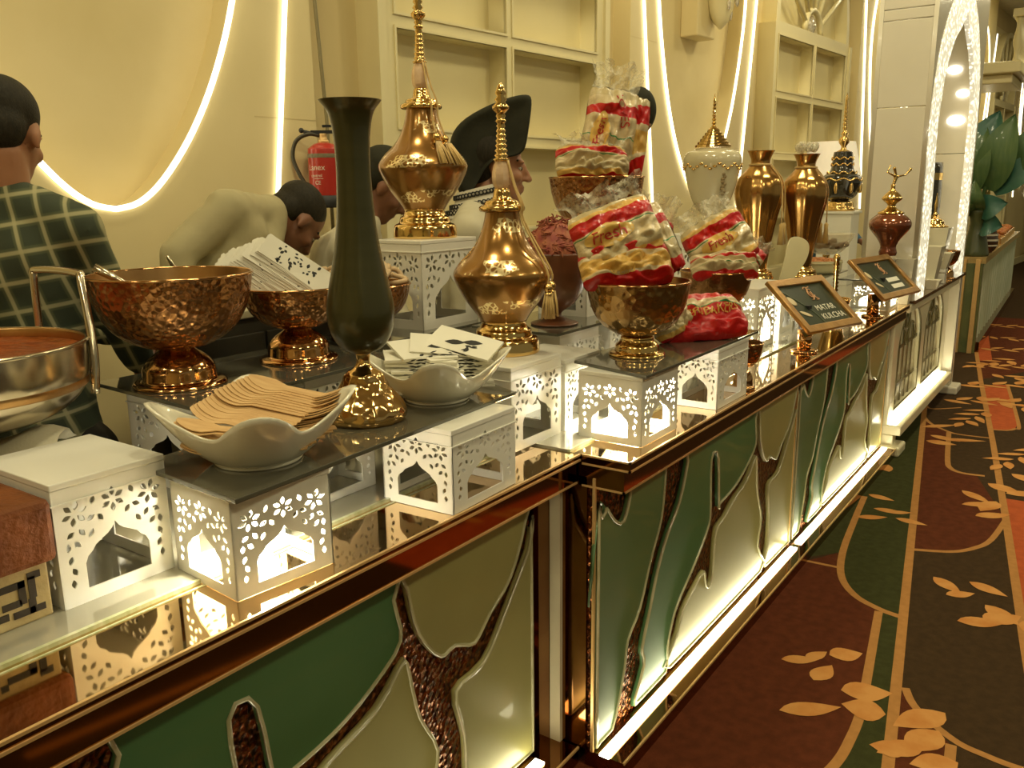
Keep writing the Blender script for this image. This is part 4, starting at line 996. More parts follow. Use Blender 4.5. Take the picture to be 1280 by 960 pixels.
def bag(label, loc, size, rot, seed, style, texts=(), film=True):
    w, h, th = size
    t = thing('bread_bag', label, 'bread bag', loc, 0, 'printed bread bags', rot)
    def P(u, v, side):
        e = (1 - abs(u) ** 3.2) * (1 - abs(v) ** 3.0)
        e = max(e, 0.0) ** 0.55
        q = noise.noise(Vector((u * 1.7 + seed * 5.3, v * 1.7, side * 2.1 + seed)))
        q2 = noise.noise(Vector((u * 4.5 + seed * 2.3, v * 4.5, side * 3.1 + 7)))
        x = u * w / 2 * (1 - 0.10 * abs(v) ** 4) + 0.02 * q * w
        y = v * h / 2 * (1 - 0.08 * abs(u) ** 4) + 0.02 * q2 * h
        q3 = abs(noise.noise(Vector((u * 3.1 + seed, v * 2.6 + side, seed * 0.7)))); z = side * th / 2 * e * (0.86 + 0.42 * q + 0.24 * q2 + 0.75 * q3) + 0.10 * th * noise.noise(Vector((u * 2.2, v * 2.2, seed * 1.7)))
        return Vector((x, y, z))
    Nn = 44
    vs = []; fs = []; uvs = []
    for side in (1, -1):
        o0 = len(vs)
        for i in range(Nn + 1):
            for j in range(Nn + 1):
                u = -1 + 2 * i / Nn; v = -1 + 2 * j / Nn
                vs.append(P(u, v, side)); uvs.append(((u + 1) / 2, (v + 1) / 2))
        for i in range(Nn):
            for j in range(Nn):
                q = [o0 + i*(Nn+1)+j, o0 + (i+1)*(Nn+1)+j, o0 + (i+1)*(Nn+1)+j+1, o0 + i*(Nn+1)+j+1]
                fs.append(tuple(q) if side > 0 else tuple(q[::-1]))
    mb = MB().add(vs, fs, None, 0, True); me = mb.mesh('bag')
    ul = me.uv_layers.new(name='UVMap')
    for lp in me.loops: ul.data[lp.index].uv = uvs[lp.vertex_index]
    me.materials.append(BAGM[style]); ob('bag', me, t)
    def conform(me0, cu, cv, ang, off):
        c, s_ = math.cos(ang), math.sin(ang)
        for vtx in me0.vertices:
            x = c * vtx.co.x - s_ * vtx.co.y; y = s_ * vtx.co.x + c * vtx.co.y
            u = cu + x / (w / 2); v = cv + y / (h / 2)
            vtx.co = P(max(-0.97, min(0.97, u)), max(-0.97, min(0.97, v)), 1) + Vector((0, 0, off + vtx.co.z))
    for (kind, body, cu, cv, ang, sz) in texts:
        if kind == 'badge':
            lp = []
            for q in range(28):
                a = 2 * PI * q / 28; s1 = 1 + 0.10 * math.cos(4 * a)
                lp.append((sz * 1.45 * s1 * math.copysign(abs(math.cos(a)) ** 0.7, math.cos(a)), sz * 0.62 * s1 * math.copysign(abs(math.sin(a)) ** 0.7, math.sin(a))))
            vs2 = []; fs2 = []
            RN = 6
            for i in range(RN + 1):
                for x, y in lp: vs2.append((x * (i / RN + 0.001), y * (i / RN + 0.001), 0))
            for i in range(RN):
                for k in range(28): fs2.append((i*28+k, (i+1)*28+k, (i+1)*28+(k+1) % 28, i*28+(k+1) % 28))
            mm = MB().add(vs2, fs2, None, 0, True).mesh('badge'); conform(mm, cu, cv, ang, 0.003); mm.materials.append(YBADGE); ob('badge', mm, t)
            mt = me_text(body, sz * 1.0); conform(mt, cu, cv, ang, 0.0065); mt.materials.clear(); mt.materials.append(REDINK); ob('lettering', mt, t)
        else:
            mt = me_text(body, sz); conform(mt, cu, cv, ang, 0.005); mt.materials.clear(); mt.materials.append({'red': REDINK, 'green': GRNINK, 'yellow': YBADGE}[kind]); ob('lettering', mt, t)
    if film:
        vs = []; fs = []; NU, NV = 26, 8
        for i in range(NU + 1):
            for j in range(NV + 1):
                u = -1 + 2 * i / NU; f = j / NV
                p = P(u * 0.98, 0.985, 1)
                q = noise.noise(Vector((u * 5 + seed, f * 3, 2.2))); q2 = noise.noise(Vector((u * 8 + seed, f * 4, 7.7)))
                vs.append((p.x * (1 - 0.25 * f + 0.5 * f * f) + 0.012 * q, p.y + h * 0.30 * f + 0.012 * q2, p.z + 0.035 * f * math.sin(u * 9 + seed) + 0.03 * q * f))
        for i in range(NU):
            for j in range(NV): fs.append((i*(NV+1)+j, (i+1)*(NV+1)+j, (i+1)*(NV+1)+j+1, i*(NV+1)+j+1))
        MB().add(vs, fs, None, 0, True).build('clear_end', FILM, t)
    return t

VIEW = math.radians(-55)      # yaw that lays a bag's width along the picture's width
def face(yaw, pitch, roll=0.0):
    """bag upright with its printed side to the aisle; roll spins it in its own plane"""
    return (Matrix.Rotation(VIEW + yaw, 3, 'Z') @ Matrix.Rotation(PI / 2 + pitch, 3, 'X') @ Matrix.Rotation(roll, 3, 'Z')).to_euler()
# bowl on the lit box (front): two bags side by side, one behind
bag('crumpled bread bag with yellow and red print in the front bread bowl', (2.215, 1.145, 1.385), (0.27, 0.14, 0.12), face(0.1, -0.5, 0.08), 3, 1, (('yellow', 'Bread', -0.2, -0.5, 0.0, 0.03),), False)
bag('bread bag with Fresh badge tilted across the front bread bowl', (2.215, 1.175, 1.468), (0.25, 0.19, 0.10), face(0.05, -0.25, 0.33), 7, 0, (('badge', 'Fresh', -0.25, 0.05, 0.0, 0.046),))
bag('bread bag with red stripe standing at the side of the front bread bowl', (2.345, 1.125, 1.445), (0.13, 0.22, 0.09), face(-0.2, -0.2, 0.45), 9, 2, (('green', 'fresh', 0.0, -0.2, 0.3, 0.03),), False)
bag('crumpled red and clear bread bag hanging over the back of the front bread bowl', (2.42, 1.19, 1.40), (0.14, 0.24, 0.09), face(-0.3, 0.1, -0.25), 12, 3, (), True)
# second bowl
bag('bread bag with Fresh badge leaning in the second bread bowl', (3.10, 1.215, 1.395), (0.25, 0.21, 0.11), face(0.0, -0.2, 0.48), 15, 0, (('badge', 'Fresh', -0.1, 0.05, 0.0, 0.046),))
bag('crumpled red and white bread bag low in the second bread bowl', (3.03, 1.165, 1.315), (0.25, 0.11, 0.10), face(0.1, -0.6, 0.0), 18, 2, (), False)
bag('small twisted red bread bag at the edge of the second bread bowl', (3.21, 1.145, 1.325), (0.10, 0.13, 0.06), face(-0.2, -0.3, -0.6), 21, 3, (), True)
# top bowl
bag('upright bread bag with sideways Fresh badge in the highest bread bowl', (2.845, 1.545, 1.80), (0.19, 0.30, 0.10), face(0.1, -0.1, -0.18), 24, 2, (('badge', 'Fresh', -0.45, -0.1, 1.5, 0.045), ('red', 'LOVES', 0.25, 0.45, -1.25, 0.04)))
bag('bread bag with red corner leaning at the far side of the highest bread bowl', (2.925, 1.50, 1.78), (0.12, 0.28, 0.08), face(-0.3, -0.05, -0.1), 27, 1, (), False)
bag('clear and red bread bag lying across the rim of the highest bread bowl', (2.74, 1.555, 1.685), (0.26, 0.13, 0.12), face(0.1, -0.4, -0.05), 30, 0, (), True)
# bag lying on the plate
bag('red bakery bag lying on the dark glass plate', (2.615, 1.08, 1.185), (0.30, 0.17, 0.10), face(0.15, -0.75, 0.10), 33, 3, (('yellow', 'BAKERS', -0.45, -0.1, 0.05, 0.036), ('yellow', 'BAKERS', 0.4, 0.0, 0.1, 0.036)), False)
bag('small clear crumpled bag beside the foot of the front bread bowl', (2.50, 1.14, 1.195), (0.14, 0.13, 0.09), face(0.5, -0.4, 0.3), 36, 0, (), False)

# ================================================================ FOOD HEAPS
rb = thing('clay_bowl', 'dark clay bowl on a foot heaped with red threads', 'bowl', (2.40, 1.50, PZ2))
MB().lathe(sprof([(0.075, 0), (0.078, 0.006), (0.05, 0.015), (0.024, 0.03), (0.03, 0.045), (0.065, 0.07), (0.095, 0.12), (0.108, 0.20), (0.110, 0.235)], 4), 40).build('bowl', M('dark_clay', (0.16, 0.055, 0.02), 0.4, c2=(0.11, 0.04, 0.015), scale=12, coat=0.3), rb)
TH = M('red_thread', (0.26, 0.045, 0.03), 0.6, c2=(0.38, 0.13, 0.05), scale=40)
r = R3(41); mb = MB()
for k in range(420):
    a = r.uniform(0, 2*PI); q = math.sqrt(r.random()); rr = 0.102 * q; z = 0.235 + 0.115 * (1 - q * q) * r.uniform(0.55, 1.0)
    d = r.uniform(0, 2*PI); l = r.uniform(0.025, 0.055)
    p = Vector((rr * math.cos(a), rr * math.sin(a), z)); dv = Vector((math.cos(d), math.sin(d), r.uniform(-0.5, 0.5))) * l
    mb.tube([p - dv / 2, p + Vector((0, 0, 0.008)), p + dv / 2], 0.0022, 4)
mb.lathe(sprof([(0.104, 0.225), (0.09, 0.27), (0.05, 0.32), (0.002, 0.335)], 3), 24)
tag(mb.build('red_threads', TH, None, (2.40, 1.50, PZ2)), 'heap of red dried threads in the dark clay bowl', 'spice', None, 'stuff')
WAF = M('pale_wafer', (0.58, 0.42, 0.24), 0.6, c2=(0.50, 0.34, 0.17), scale=20)
wm = MB().tube([(0.024 * math.cos(q * 0.45), 0.024 * math.sin(q * 0.45), 0.0022 * q) for q in range(16)], 0.008, 7).mesh('wafer'); wm.materials.append(WAF)
r = R3(44)
for k in range(34):
    a = k * 2.4; q = math.sqrt(k / 34); rr = 0.125 * q
    o = ob('curled_wafer', wm, None, None, (1.86 + rr * math.cos(a), 1.855 + rr * math.sin(a), PZ2 + 0.155 + 0.055 * (1 - q * q)), (r.uniform(-0.8, 0.8), r.uniform(-0.8, 0.8), r.uniform(0, 6)))
    tag(o, 'pale curled wafer heaped in the copper bowl behind the dark vase', 'wafer', 'curled wafers in the bowl')
gl = thing('chip_plate', 'shallow tan dish of chips behind the terracotta block', 'dish', (0.985, 1.915, ZT + 0.006))
MB().lathe(sprof([(0.05, 0), (0.055, 0.004), (0.085, 0.02), (0.112, 0.042), (0.116, 0.046), (0.108, 0.042), (0.08, 0.024), (0.002, 0.014)], 3), 36).build('dish', M('tan_ceramic', (0.44, 0.32, 0.14), 0.4, coat=0.3), gl)
CHIP = M('golden_chip', (0.70, 0.46, 0.16), 0.5, c2=(0.6, 0.36, 0.10), scale=18)
r = R3(8)
for k in range(7):
    a = k * 2.3; rr = 0.02 + 0.05 * (k / 7)
    o = MB().ell((0, 0, 0), (0.034, 0.026, 0.007), seg=12, rings=6).build('chip', CHIP, None, (0.985 + rr * math.cos(a), 1.915 + rr * math.sin(a), ZT + 0.05 + 0.006 * (7 - k) / 2), (r.uniform(-0.5, 0.5), r.uniform(-0.5, 0.5), a))
    tag(o, 'golden chip lying in the shallow tan dish', 'chip', 'chips in the tan dish')

# ================================================================ LEFT: POT, TERRACOTTA
TERR = M('fired_terracotta', (0.20, 0.062, 0.014), 0.65, c2=(0.12, 0.038, 0.010), scale=14, bump=0.5, bscale=60, spec=0.25)
TANST = M('tan_stone', (0.44, 0.34, 0.15), 0.6, c2=(0.34, 0.25, 0.10), scale=12, bump=0.2, bscale=50)
KEYM = M('greek_key_paint', (0.03, 0.02, 0.01), 0.5)
tb = thing('terracotta_brazier', 'square terracotta block on a tan foot with painted Greek key', 'brazier')
bx('upper_block', TERR, 0.20, 0.648, 1.352, 1.62, 1.022, 1.128, tb, 0.012)
bx('lower_block', TANST, 0.21, 0.637, 1.372, 1.60, ZT + 0.006, 1.024, tb, 0.004)
km = MB()
U = 0.0115
def kb(x, z, w, h): km.box(x, x + w, 1.3705, 1.3735, z, z + h)
for n_ in range(4):
    ox = 0.632 - 0.105 * n_; oz = 0.942
    for (cx, cz, ww, hh) in [(-8, 5, 1, 1), (-7, 4.2, 4, 1), (-4, 1.8, 1, 3.4), (-6.3, 1.6, 2.6, 1), (-2.6, 2.2, 1, 3.2), (-2.6, 5.0, 1.8, 1), (-5, 0.0, 3, 1), (-2.8, 0.0, 1, 2.2), (-1.8, 0.0, 1.2, 1), (-8.0, 0.2, 2.4, 1), (-8.0, 0.2, 1, 2.6)]:
        kb(ox + cx * U, oz + cz * U, ww * U, hh * U)
km.build('greek_key', KEYM, tb)
clo = MB()
r = R3(2)
vs = []; fs = []
for i in range(17):
    for j in range(9):
        u = i / 16; v = j / 8
        vs.append((-0.15 + 0.34 * u, -0.09 + 0.18 * v, 0.040 * math.sin(PI * v) * (0.7 + 0.4 * math.sin(u * 9)) + 0.01 * noise.noise(Vector((u * 6, v * 5, 1)))))
for i in range(16):
    for j in range(8): fs.append((i*9+j, (i+1)*9+j, (i+1)*9+j+1, i*9+j+1))
cl = MB().add(vs, fs, None, 0, True).build('folded_cloth', M('white_cotton', (0.70, 0.66, 0.5), 0.8, bump=0.2, bscale=200), None, (0.70, 1.80, 1.112), (0, 0, -0.75))
tag(cl, 'crumpled white cloth under the steel cooking pot', 'cloth')
PX, PY, PZ = 0.735, 1.835, 1.158
pot = thing('cooking_pot', 'wide steel cooking pot of red stew with a tall loop handle', 'pot', (PX, PY, PZ))
RP = 0.234
MB().lathe(sprof([(0.10, 0.0), (0.165, 0.012), (RP * 0.90, 0.045), (RP * 0.985, 0.085), (RP, 0.12), (RP, 0.157)], 4), 64, cap=False).build('body', STEEL, pot)
pot_in = MB().lathe(sprof([(RP, 0.157), (RP - 0.005, 0.155), (RP - 0.006, 0.10), (RP * 0.9, 0.06), (0.002, 0.05)], 3), 64, cap=False).build('inside', COPPERIN, pot)
MB().tube([(RP * math.cos(2*PI*k/64), RP * math.sin(2*PI*k/64), 0.157) for k in range(64)], 0.004, 6, closed=True).build('rim', STEEL, pot)
dr = math.radians(-38)
hc = Vector((math.cos(dr), math.sin(dr), 0)); hs = Vector((-math.sin(dr), math.cos(dr), 0))
def onrim(deg, out, z): return Vector(((RP + out) * math.cos(D_(deg)), (RP + out) * math.sin(D_(deg)), z))
D_ = math.radians
HP = [onrim(26, 0.008, 0.05), onrim(26, 0.010, 0.15), onrim(25, 0.008, 0.265), onrim(22, 0.006, 0.285), onrim(-12, 0.004, 0.283), onrim(-20, 0.004, 0.262), onrim(-34, 0.010, 0.13), onrim(-38, 0.006, 0.045)]
MB().tube(catmull(HP, 5), 0.0085, 10).build('loop_handle', STEEL, pot)
STEW = M('red_stew', (0.38, 0.085, 0.015), 0.3, c2=(0.20, 0.04, 0.01), scale=22, bump=0.8, bscale=45, coat=0.4)
tag(MB().lathe([(0.001, 0.142), (RP - 0.02, 0.136), (RP - 0.008, 0.140), (RP - 0.008, 0.13), (0.001, 0.12)], 48).build('red_stew', STEW, None, (PX, PY, PZ)), 'red stew in the wide steel pot', 'stew', None, 'stuff')
st = thing('pot_stand', 'tan and terracotta brick stand under the steel cooking pot', 'stand', (0, 0, ZT + 0.006))
bx('lower_block', TANST, 0.48, 0.70, 1.70, 1.92, 0, 0.155, st, 0.006)
bx('slab', TERR, 0.46, 0.76, 1.68, 1.94, 0.155, 0.186, st, 0.005)

# ================================================================ FRAMED MENU SIGNS
BOARD = M('dark_green_board', (0.020, 0.030, 0.014), 0.3, c2=(0.03, 0.042, 0.02), scale=5, coat=0.4)
FRAME = M('gilt_frame', (0.46, 0.26, 0.08), 0.35, 0.7, c2=(0.36, 0.19, 0.055), scale=14, bump=0.15, bscale=60)
WINK = M('white_print', (0.75, 0.72, 0.58), 0.5)
GINK = M('gold_print', (0.62, 0.33, 0.16), 0.4, 0.3)
def sign(label, c, yaw, tilt, w, h, lines, base):
    t = thing('menu_sign', label, 'sign', (base[0], base[1], ZT + 0.001), yaw, 'framed menu signs on copper posts')
    MB().lathe(sprof([(0.055, 0), (0.056, 0.006), (0.045, 0.012), (0.03, 0.016)], 3), 36).build('base', POLISH, t)
    off = Matrix.Rotation(-yaw, 3, 'Z') @ (Vector(c) - Vector((base[0], base[1], ZT + 0.001)))
    MB().tube([(0, 0, 0.012), (0, 0, max(0.06, off.z - 0.10 - 0.5 * (off.y)))], 0.030, 24).build('post', POLISH, t)
    MB().box(-0.012, 0.012, off.y - 0.02, off.y + 0.02, 0.08, off.z).build('strut', BLACK, t)
    bd = empty('board', off, 0, (PI / 2 - tilt, 0, 0)); bd.parent = t
    bd2 = MB().box(-w/2 + 0.01, w/2 - 0.01, -h/2 + 0.01, h/2 - 0.01, -0.008, 0.0).build('panel', BOARD, t)
    B = Matrix.Translation(off) @ Matrix.Rotation(PI / 2 - tilt, 4, 'X')
    bd2.matrix_local = B
    COL.objects.unlink(bd); bpy.data.objects.remove(bd)
    f = me_loops('frame', [[(-w/2, -h/2), (w/2, -h/2), (w/2, h/2), (-w/2, h/2)], [(-w/2 + 0.028, -h/2 + 0.028), (w/2 - 0.028, -h/2 + 0.028), (w/2 - 0.028, h/2 - 0.028), (-w/2 + 0.028, h/2 - 0.028)]], 0.007, 0.003)
    fo = ob('frame', f, t, FRAME); fo.matrix_local = B @ Matrix.Translation((0, 0, 0.002))
    def put(me, x, y, mat, rz=0.0):
        me.materials.clear(); me.materials.append(mat)
        o = ob('lettering', me, t); o.matrix_local = B @ Matrix.Translation((x, y, 0.0012)) @ Matrix.Rotation(rz, 4, 'Z'); return o
    # emblem
    em = MB()
    for pts in ([(-0.026, 0.026), (-0.014, 0.036), (0.004, 0.032), (0.022, 0.036)], [(0.0, 0.034), (-0.006, 0.012), (0.004, -0.012), (-0.004, -0.032), (-0.018, -0.034)], [(0.016, 0.018), (0.004, 0.024), (-0.014, 0.008), (-0.012, -0.014), (0.006, -0.024), (0.020, -0.012)], [(0.010, 0.010), (0.014, -0.02), (0.030, -0.034), (0.012, -0.036)]):
        em.tube(catmull([(x, y, 0.0005) for x, y in pts], 4), 0.0028, 5)
    q = em.build('emblem', GINK, t); q.matrix_local = B @ Matrix.Translation((w * 0.07, h * 0.20, 0.001))
    for i, s_ in enumerate(lines):
        if s_: put(me_text(s_, h * 0.15, 0.0004, 'CENTER', 1.0), w * 0.13 + 0.012 * i, -h * 0.09 - h * 0.17 * i, WINK)
        else:
            q = MB().box(-w * 0.15, w * 0.15, -h * 0.05, h * 0.05, 0, 0.0006).build('white_bar', WINK, t); q.matrix_local = B @ Matrix.Translation((w * 0.13, -h * 0.09 - h * 0.16 * i, 0.0008))
    ar = MB()
    ar.tube([(-w * 0.5 + 0.03 + 0.135 * math.sin(a * 0.16), h * 0.36 - 0.0 - (h * 0.76) * a / 10, 0.0005) for a in range(11)], 0.0016, 5)
    q = ar.build('arc_line', M('teal_print', (0.20, 0.24, 0.16), 0.5), t); q.matrix_local = B @ Matrix.Translation((0, 0, 0.001))
    for (ex, ey, ew, eh, ra) in ((-0.34, 0.10, 0.020, 0.028, 0.5), (-0.28, -0.16, 0.034, 0.010, -0.5)):
        q = MB().ell((0, 0, 0), (ew, eh, 0.0008), seg=20, rings=4).build('dish_print', M('cream_print', (0.62, 0.50, 0.28), 0.5), t)
        q.matrix_local = B @ Matrix.Translation((w * ex, h * ey, 0.0012)) @ Matrix.Rotation(ra, 4, 'Z')
    return t
sign('gilt framed dark menu sign reading MATAR KULCHA beside the lit box', (3.68, 1.015, 1.117), -0.284, 0.847, 0.395, 0.278, ('MATAR', 'KULCHA'), (3.62, 1.03))
sign('gilt framed dark menu sign with two white lines near the white portal', (4.85, 0.985, 1.128), -0.159, 0.801, 0.50, 0.266, ('', ''), (4.80, 1.02))

# ================================================================ VASES AND VESSELS BEYOND THE BREAD
RIB = M('ribbed_gold_lustre', (0.56, 0.33, 0.11), 0.2, 0.95, c2=(0.44, 0.24, 0.07), scale=3, stretch=(6, 6, 0.5))
PZ4 = 1.1215
def ribbed_vase(label, x, y, k=1.0, spin=0.0):
    t = thing('ribbed_vase', label, 'vase', (x, y, PZ4), spin, 'tall gold ribbed vases')
    S = lambda pts: [(a * k, b_ * k) for a, b_ in pts]
    MB().lathe(sprof(S([(0.095, 0), (0.098, 0.01), (0.09, 0.02), (0.086, 0.04), (0.07, 0.05), (0.062, 0.06)]), 3), 40).build('base', GOLD, t)
    MB().lathe(sprof(S([(0.058, 0.055), (0.062, 0.10), (0.075, 0.20), (0.098, 0.32), (0.122, 0.42), (0.126, 0.475), (0.110, 0.53), (0.075, 0.57), (0.052, 0.60), (0.050, 0.625), (0.064, 0.66), (0.072, 0.672)]), 5), 64,
               rfun=lambda a, z: 1 + 0.022 * math.cos(14 * a) * max(0, min(1, (z / k - 0.06) * 6, (0.58 - z / k) * 9)), cap=True).build('body', RIB, t)
    MB().tube([(0.055 * k * math.cos(2*PI*q/28), 0.055 * k * math.sin(2*PI*q/28), 0.60 * k) for q in range(28)], 0.006, 6, closed=True).build('neck_cord', TASSEL, t)
    for a in (-1.7, -1.3):
        p = [(0.055 * k * math.cos(a), 0.055 * k * math.sin(a), 0.60 * k), (0.125 * k * math.cos(a), 0.125 * k * math.sin(a), 0.50 * k), (0.135 * k * math.cos(a), 0.135 * k * math.sin(a), 0.30 * k)]
        MB().tube(catmull(p, 4), 0.004, 5).build('cord', TASSEL, t)
        MB().lathe([(0.004, 0.0), (0.012, -0.01), (0.010, -0.03), (0.018, -0.11)], 10, Matrix.Translation(p[-1])).build('tassel', TASSEL, t)
    return t
ribbed_vase('tall gold ribbed vase with cord, next to the second bread bowl', 4.50, 1.56, 0.98)
ribbed_vase('tall gold ribbed vase holding pale paper, next to the black ewer', 4.72, 1.39, 0.955, 0.8)
pf = thing('paper_tuft', 'pale crumpled paper tucked into the gold ribbed vase', 'paper', (4.72, 1.39, PZ4 + 0.62))
mb = MB(); r = R3(61)
for k in range(14):
    a = k * 0.9; mb.ell((0.04 * math.cos(a), 0.04 * math.sin(a), 0.045 + 0.02 * r.random()), (0.028, 0.02, 0.026), seg=8, rings=5, rot=(r.random(), r.random(), r.random()))
mb.build('petals', FILM, pf)
# white urn with gold lid
URN = M('ivory_opal_glass', (0.62, 0.56, 0.36), 0.2, c2=(0.58, 0.51, 0.32), scale=5, coat=0.6)
un = thing('lidded_urn', 'ivory lidded urn with gold garland and stepped gold lid', 'urn', (4.30, 1.74, 1.3665))
MB().lathe(sprof([(0.09, 0.0), (0.092, 0.008), (0.05, 0.03), (0.02, 0.06), (0.018, 0.08)], 3), 32).build('foot', GOLD, un)
MB().lathe(sprof([(0.018, 0.08), (0.05, 0.10), (0.088, 0.15), (0.118, 0.23), (0.140, 0.33), (0.145, 0.37), (0.130, 0.405), (0.10, 0.415), (0.085, 0.425)], 5), 48).build('body', URN, un)
pfl = []
for j in range(6): pfl += [(0.092 - 0.012 * j, 0.43 + 0.015 * j), (0.090 - 0.012 * j, 0.441 + 0.015 * j)]
pfl += [(0.018, 0.525), (0.010, 0.535)]
for j in range(7): pfl += [(0.006, 0.54 + 0.018 * j), (0.013 - 0.001 * j, 0.549 + 0.018 * j), (0.005, 0.557 + 0.018 * j)]
pfl += [(0.001, 0.69)]
MB().lathe(pfl, 28, smooth=False).build('lid', GOLD, un)
gm = MB()
for q in range(40):
    a = 2 * PI * q / 40
    gm.ell((0.1395 * math.cos(a), 0.1395 * math.sin(a), 0.335 + 0.012 * math.cos(q * 1.57)), (0.012, 0.012, 0.007), seg=8, rings=5)
gm.build('garland', GOLD, un)
gm = MB()
for q in range(9): gm.ell((0.128 * math.cos(-2.3 + 0.05 * math.sin(q * 2)), 0.128 * math.sin(-2.3 + 0.05 * math.sin(q * 2)), 0.20 + 0.012 * q), (0.012, 0.012, 0.009), seg=8, rings=5)
gm.build('medallion', M('medallion_print', (0.30, 0.22, 0.10), 0.5), un)
riser('tall white pierced box under the ivory urn', 4.17, 1.68, ZT + .006, 0.26, 0.24, 0.44)
# black and gold ewer
BK = M('black_lacquer', (0.02, 0.018, 0.012), 0.12, c2=(0.03, 0.026, 0.015), scale=8, coat=1.0)
be = thing('black_ewer', 'black and gold spired ewer standing before the white lamp shade', 'ewer', (6.3, 1.61, 1.43))
MB().lathe(sprof([(0.10, 0), (0.102, 0.015), (0.09, 0.03), (0.085, 0.06), (0.05, 0.07)], 3), 36).build('base', GOLD, be)
MB().lathe(sprof([(0.05, 0.065), (0.10, 0.10), (0.128, 0.16), (0.135, 0.20), (0.12, 0.235), (0.085, 0.26), (0.07, 0.30), (0.066, 0.36), (0.06, 0.395)], 4), 40).build('body', BK, be)
for z, rr in ((0.21, 0.134), (0.255, 0.095), (0.31, 0.071), (0.35, 0.069)):
    MB().tube([(rr * (1 + 0.01 * math.cos(9 * 2*PI*q/54)) * math.cos(2*PI*q/54), rr * math.sin(2*PI*q/54), z + 0.008 * math.cos(9 * 2*PI*q/54)) for q in range(54)], 0.006, 5, closed=True).build('gold_band', GOLD, be)
for q in range(8):
    a = 2 * PI * q / 8; MB().ell((0.127 * math.cos(a), 0.127 * math.sin(a), 0.155), (0.014, 0.014, 0.04), seg=8, rings=6).build('gold_petal', GOLD, be)
pfl = [(0.05, 0.395), (0.02, 0.41), (0.016, 0.43), (0.034, 0.455), (0.036, 0.475), (0.016, 0.50), (0.026, 0.515), (0.012, 0.53)]
for j in range(8): pfl += [(0.010, 0.54 + 0.026 * j), (0.018 - 0.0012 * j, 0.552 + 0.026 * j), (0.009, 0.563 + 0.026 * j)]
pfl += [(0.001, 0.78)]
MB().lathe(pfl, 24).build('spire', GOLD, be)
bs = thing('display_stand', 'tall pale stand lifting the black ewer behind the white portal', 'stand', (6.3, 1.61, ZT + .006))
bx('post', WHITE, -0.11, 0.11, -0.11, 0.11, 0, 0.485, bs, 0.004)
bx('top', WHITE, -0.125, 0.125, -0.125, 0.125, 0.485, 0.503, bs, 0.004)
# table lamp
lm = thing('table_lamp', 'table lamp with a white drum shade beside the back wall', 'lamp', (8.0, 2.14, 0.75))
SHADE = M('lamp_shade_linen', (0.82, 0.74, 0.58), 0.7, emit=(1.0, 0.86, 0.62), estr=0.35)
MB().lathe([(0.27, 0.86), (0.19, 1.22)], 32, cap=False).build('shade', SHADE, lm)
MB().lathe(sprof([(0.12, 0), (0.12, 0.02), (0.03, 0.06), (0.06, 0.25), (0.09, 0.42), (0.04, 0.6), (0.02, 0.75), (0.012, 1.0)], 3), 24).build('stem', BK, lm)
tt = thing('side_cabinet', 'low cream cabinet under the white-shaded lamp', 'cabinet', (8.0, 2.14, 0))
bx('body', CREAM, -0.35, 0.35, -0.2, 0.25, 0, 0.73, tt, 0.005)
bx('top', CREAM, -0.37, 0.37, -0.22, 0.27, 0.73, 0.75, tt, 0.004)
bx('door', CREAM, -0.33, -0.01, -0.215, -0.2, 0.06, 0.68, tt, 0.004); bx('door', CREAM, 0.01, 0.33, -0.215, -0.2, 0.06, 0.68, tt, 0.004)
# glass bowl on foot
GL = M('clear_cut_glass', (0.75, 0.68, 0.46), 0.04, c2=(0.62, 0.54, 0.34), scale=12, coat=1.0, alpha=0.45)
gb = thing('glass_bowl', 'clear glass footed bowl filled with dark pieces beside the gold vase', 'bowl', (4.98, 1.35, PZ4))
MB().lathe(sprof([(0.07, 0), (0.072, 0.006), (0.03, 0.02), (0.018, 0.05), (0.022, 0.075)], 3), 32).build('foot', GOLD, gb)
MB().lathe(sprof([(0.022, 0.075), (0.07, 0.085), (0.11, 0.12), (0.14, 0.17), (0.155, 0.20)], 4), 40, cap=False).build('bowl', GL, gb)
mb = MB(); r = R3(71)
for k in range(26):
    a = k * 2.4; q = math.sqrt(k / 26); mb.ell((0.11 * q * math.cos(a), 0.11 * q * math.sin(a), 0.125 + 0.03 * r.random()), (0.03, 0.022, 0.018), seg=8, rings=6)
tag(mb.build('dried_fruit', M('dark_fruit', (0.10, 0.055, 0.025), 0.5, c2=(0.2, 0.12, 0.05), scale=20), None, (4.98, 1.35, PZ4)), 'dark dried fruit heaped in the clear glass bowl', 'dried fruit', None, 'stuff')
# flat pan of red rice
pn = thing('flat_pan', 'wide low cream pan heaped with orange rice', 'pan', (4.93, 1.34 - 0.03, PZ4))
pn.location = (5.0, 1.36, 1.10); pn.location.z = PZ4
gb.location = (5.33, 1.42, 1.122)
bpy.data.objects['dried_fruit'].location = gb.location
pn.location = (5.02, 1.40, PZ4)
MB().lathe(sprof([(0.10, 0), (0.142, 0.004), (0.148, 0.05), (0.150, 0.068), (0.146, 0.068), (0.142, 0.05), (0.002, 0.046)], 3), 48).build('pan', M('cream_enamel', (0.62, 0.58, 0.34), 0.25, coat=0.5), pn)
mb = MB(); r = R3(73)
for k in range(220):
    a = k * 2.4; q = math.sqrt(k / 220); mb.ell((0.135 * q * math.cos(a), 0.135 * q * math.sin(a), 0.062 + 0.012 * (1 - q * q) + 0.006 * r.random()), (0.012, 0.007, 0.006), seg=6, rings=4, rot=(0, 0, r.uniform(0, 3)))
tag(mb.build('orange_rice', M('orange_rice', (0.42, 0.13, 0.03), 0.5, c2=(0.5, 0.22, 0.06), scale=60), None, pn.location), 'orange rice heaped in the wide low pan', 'rice', None, 'stuff')
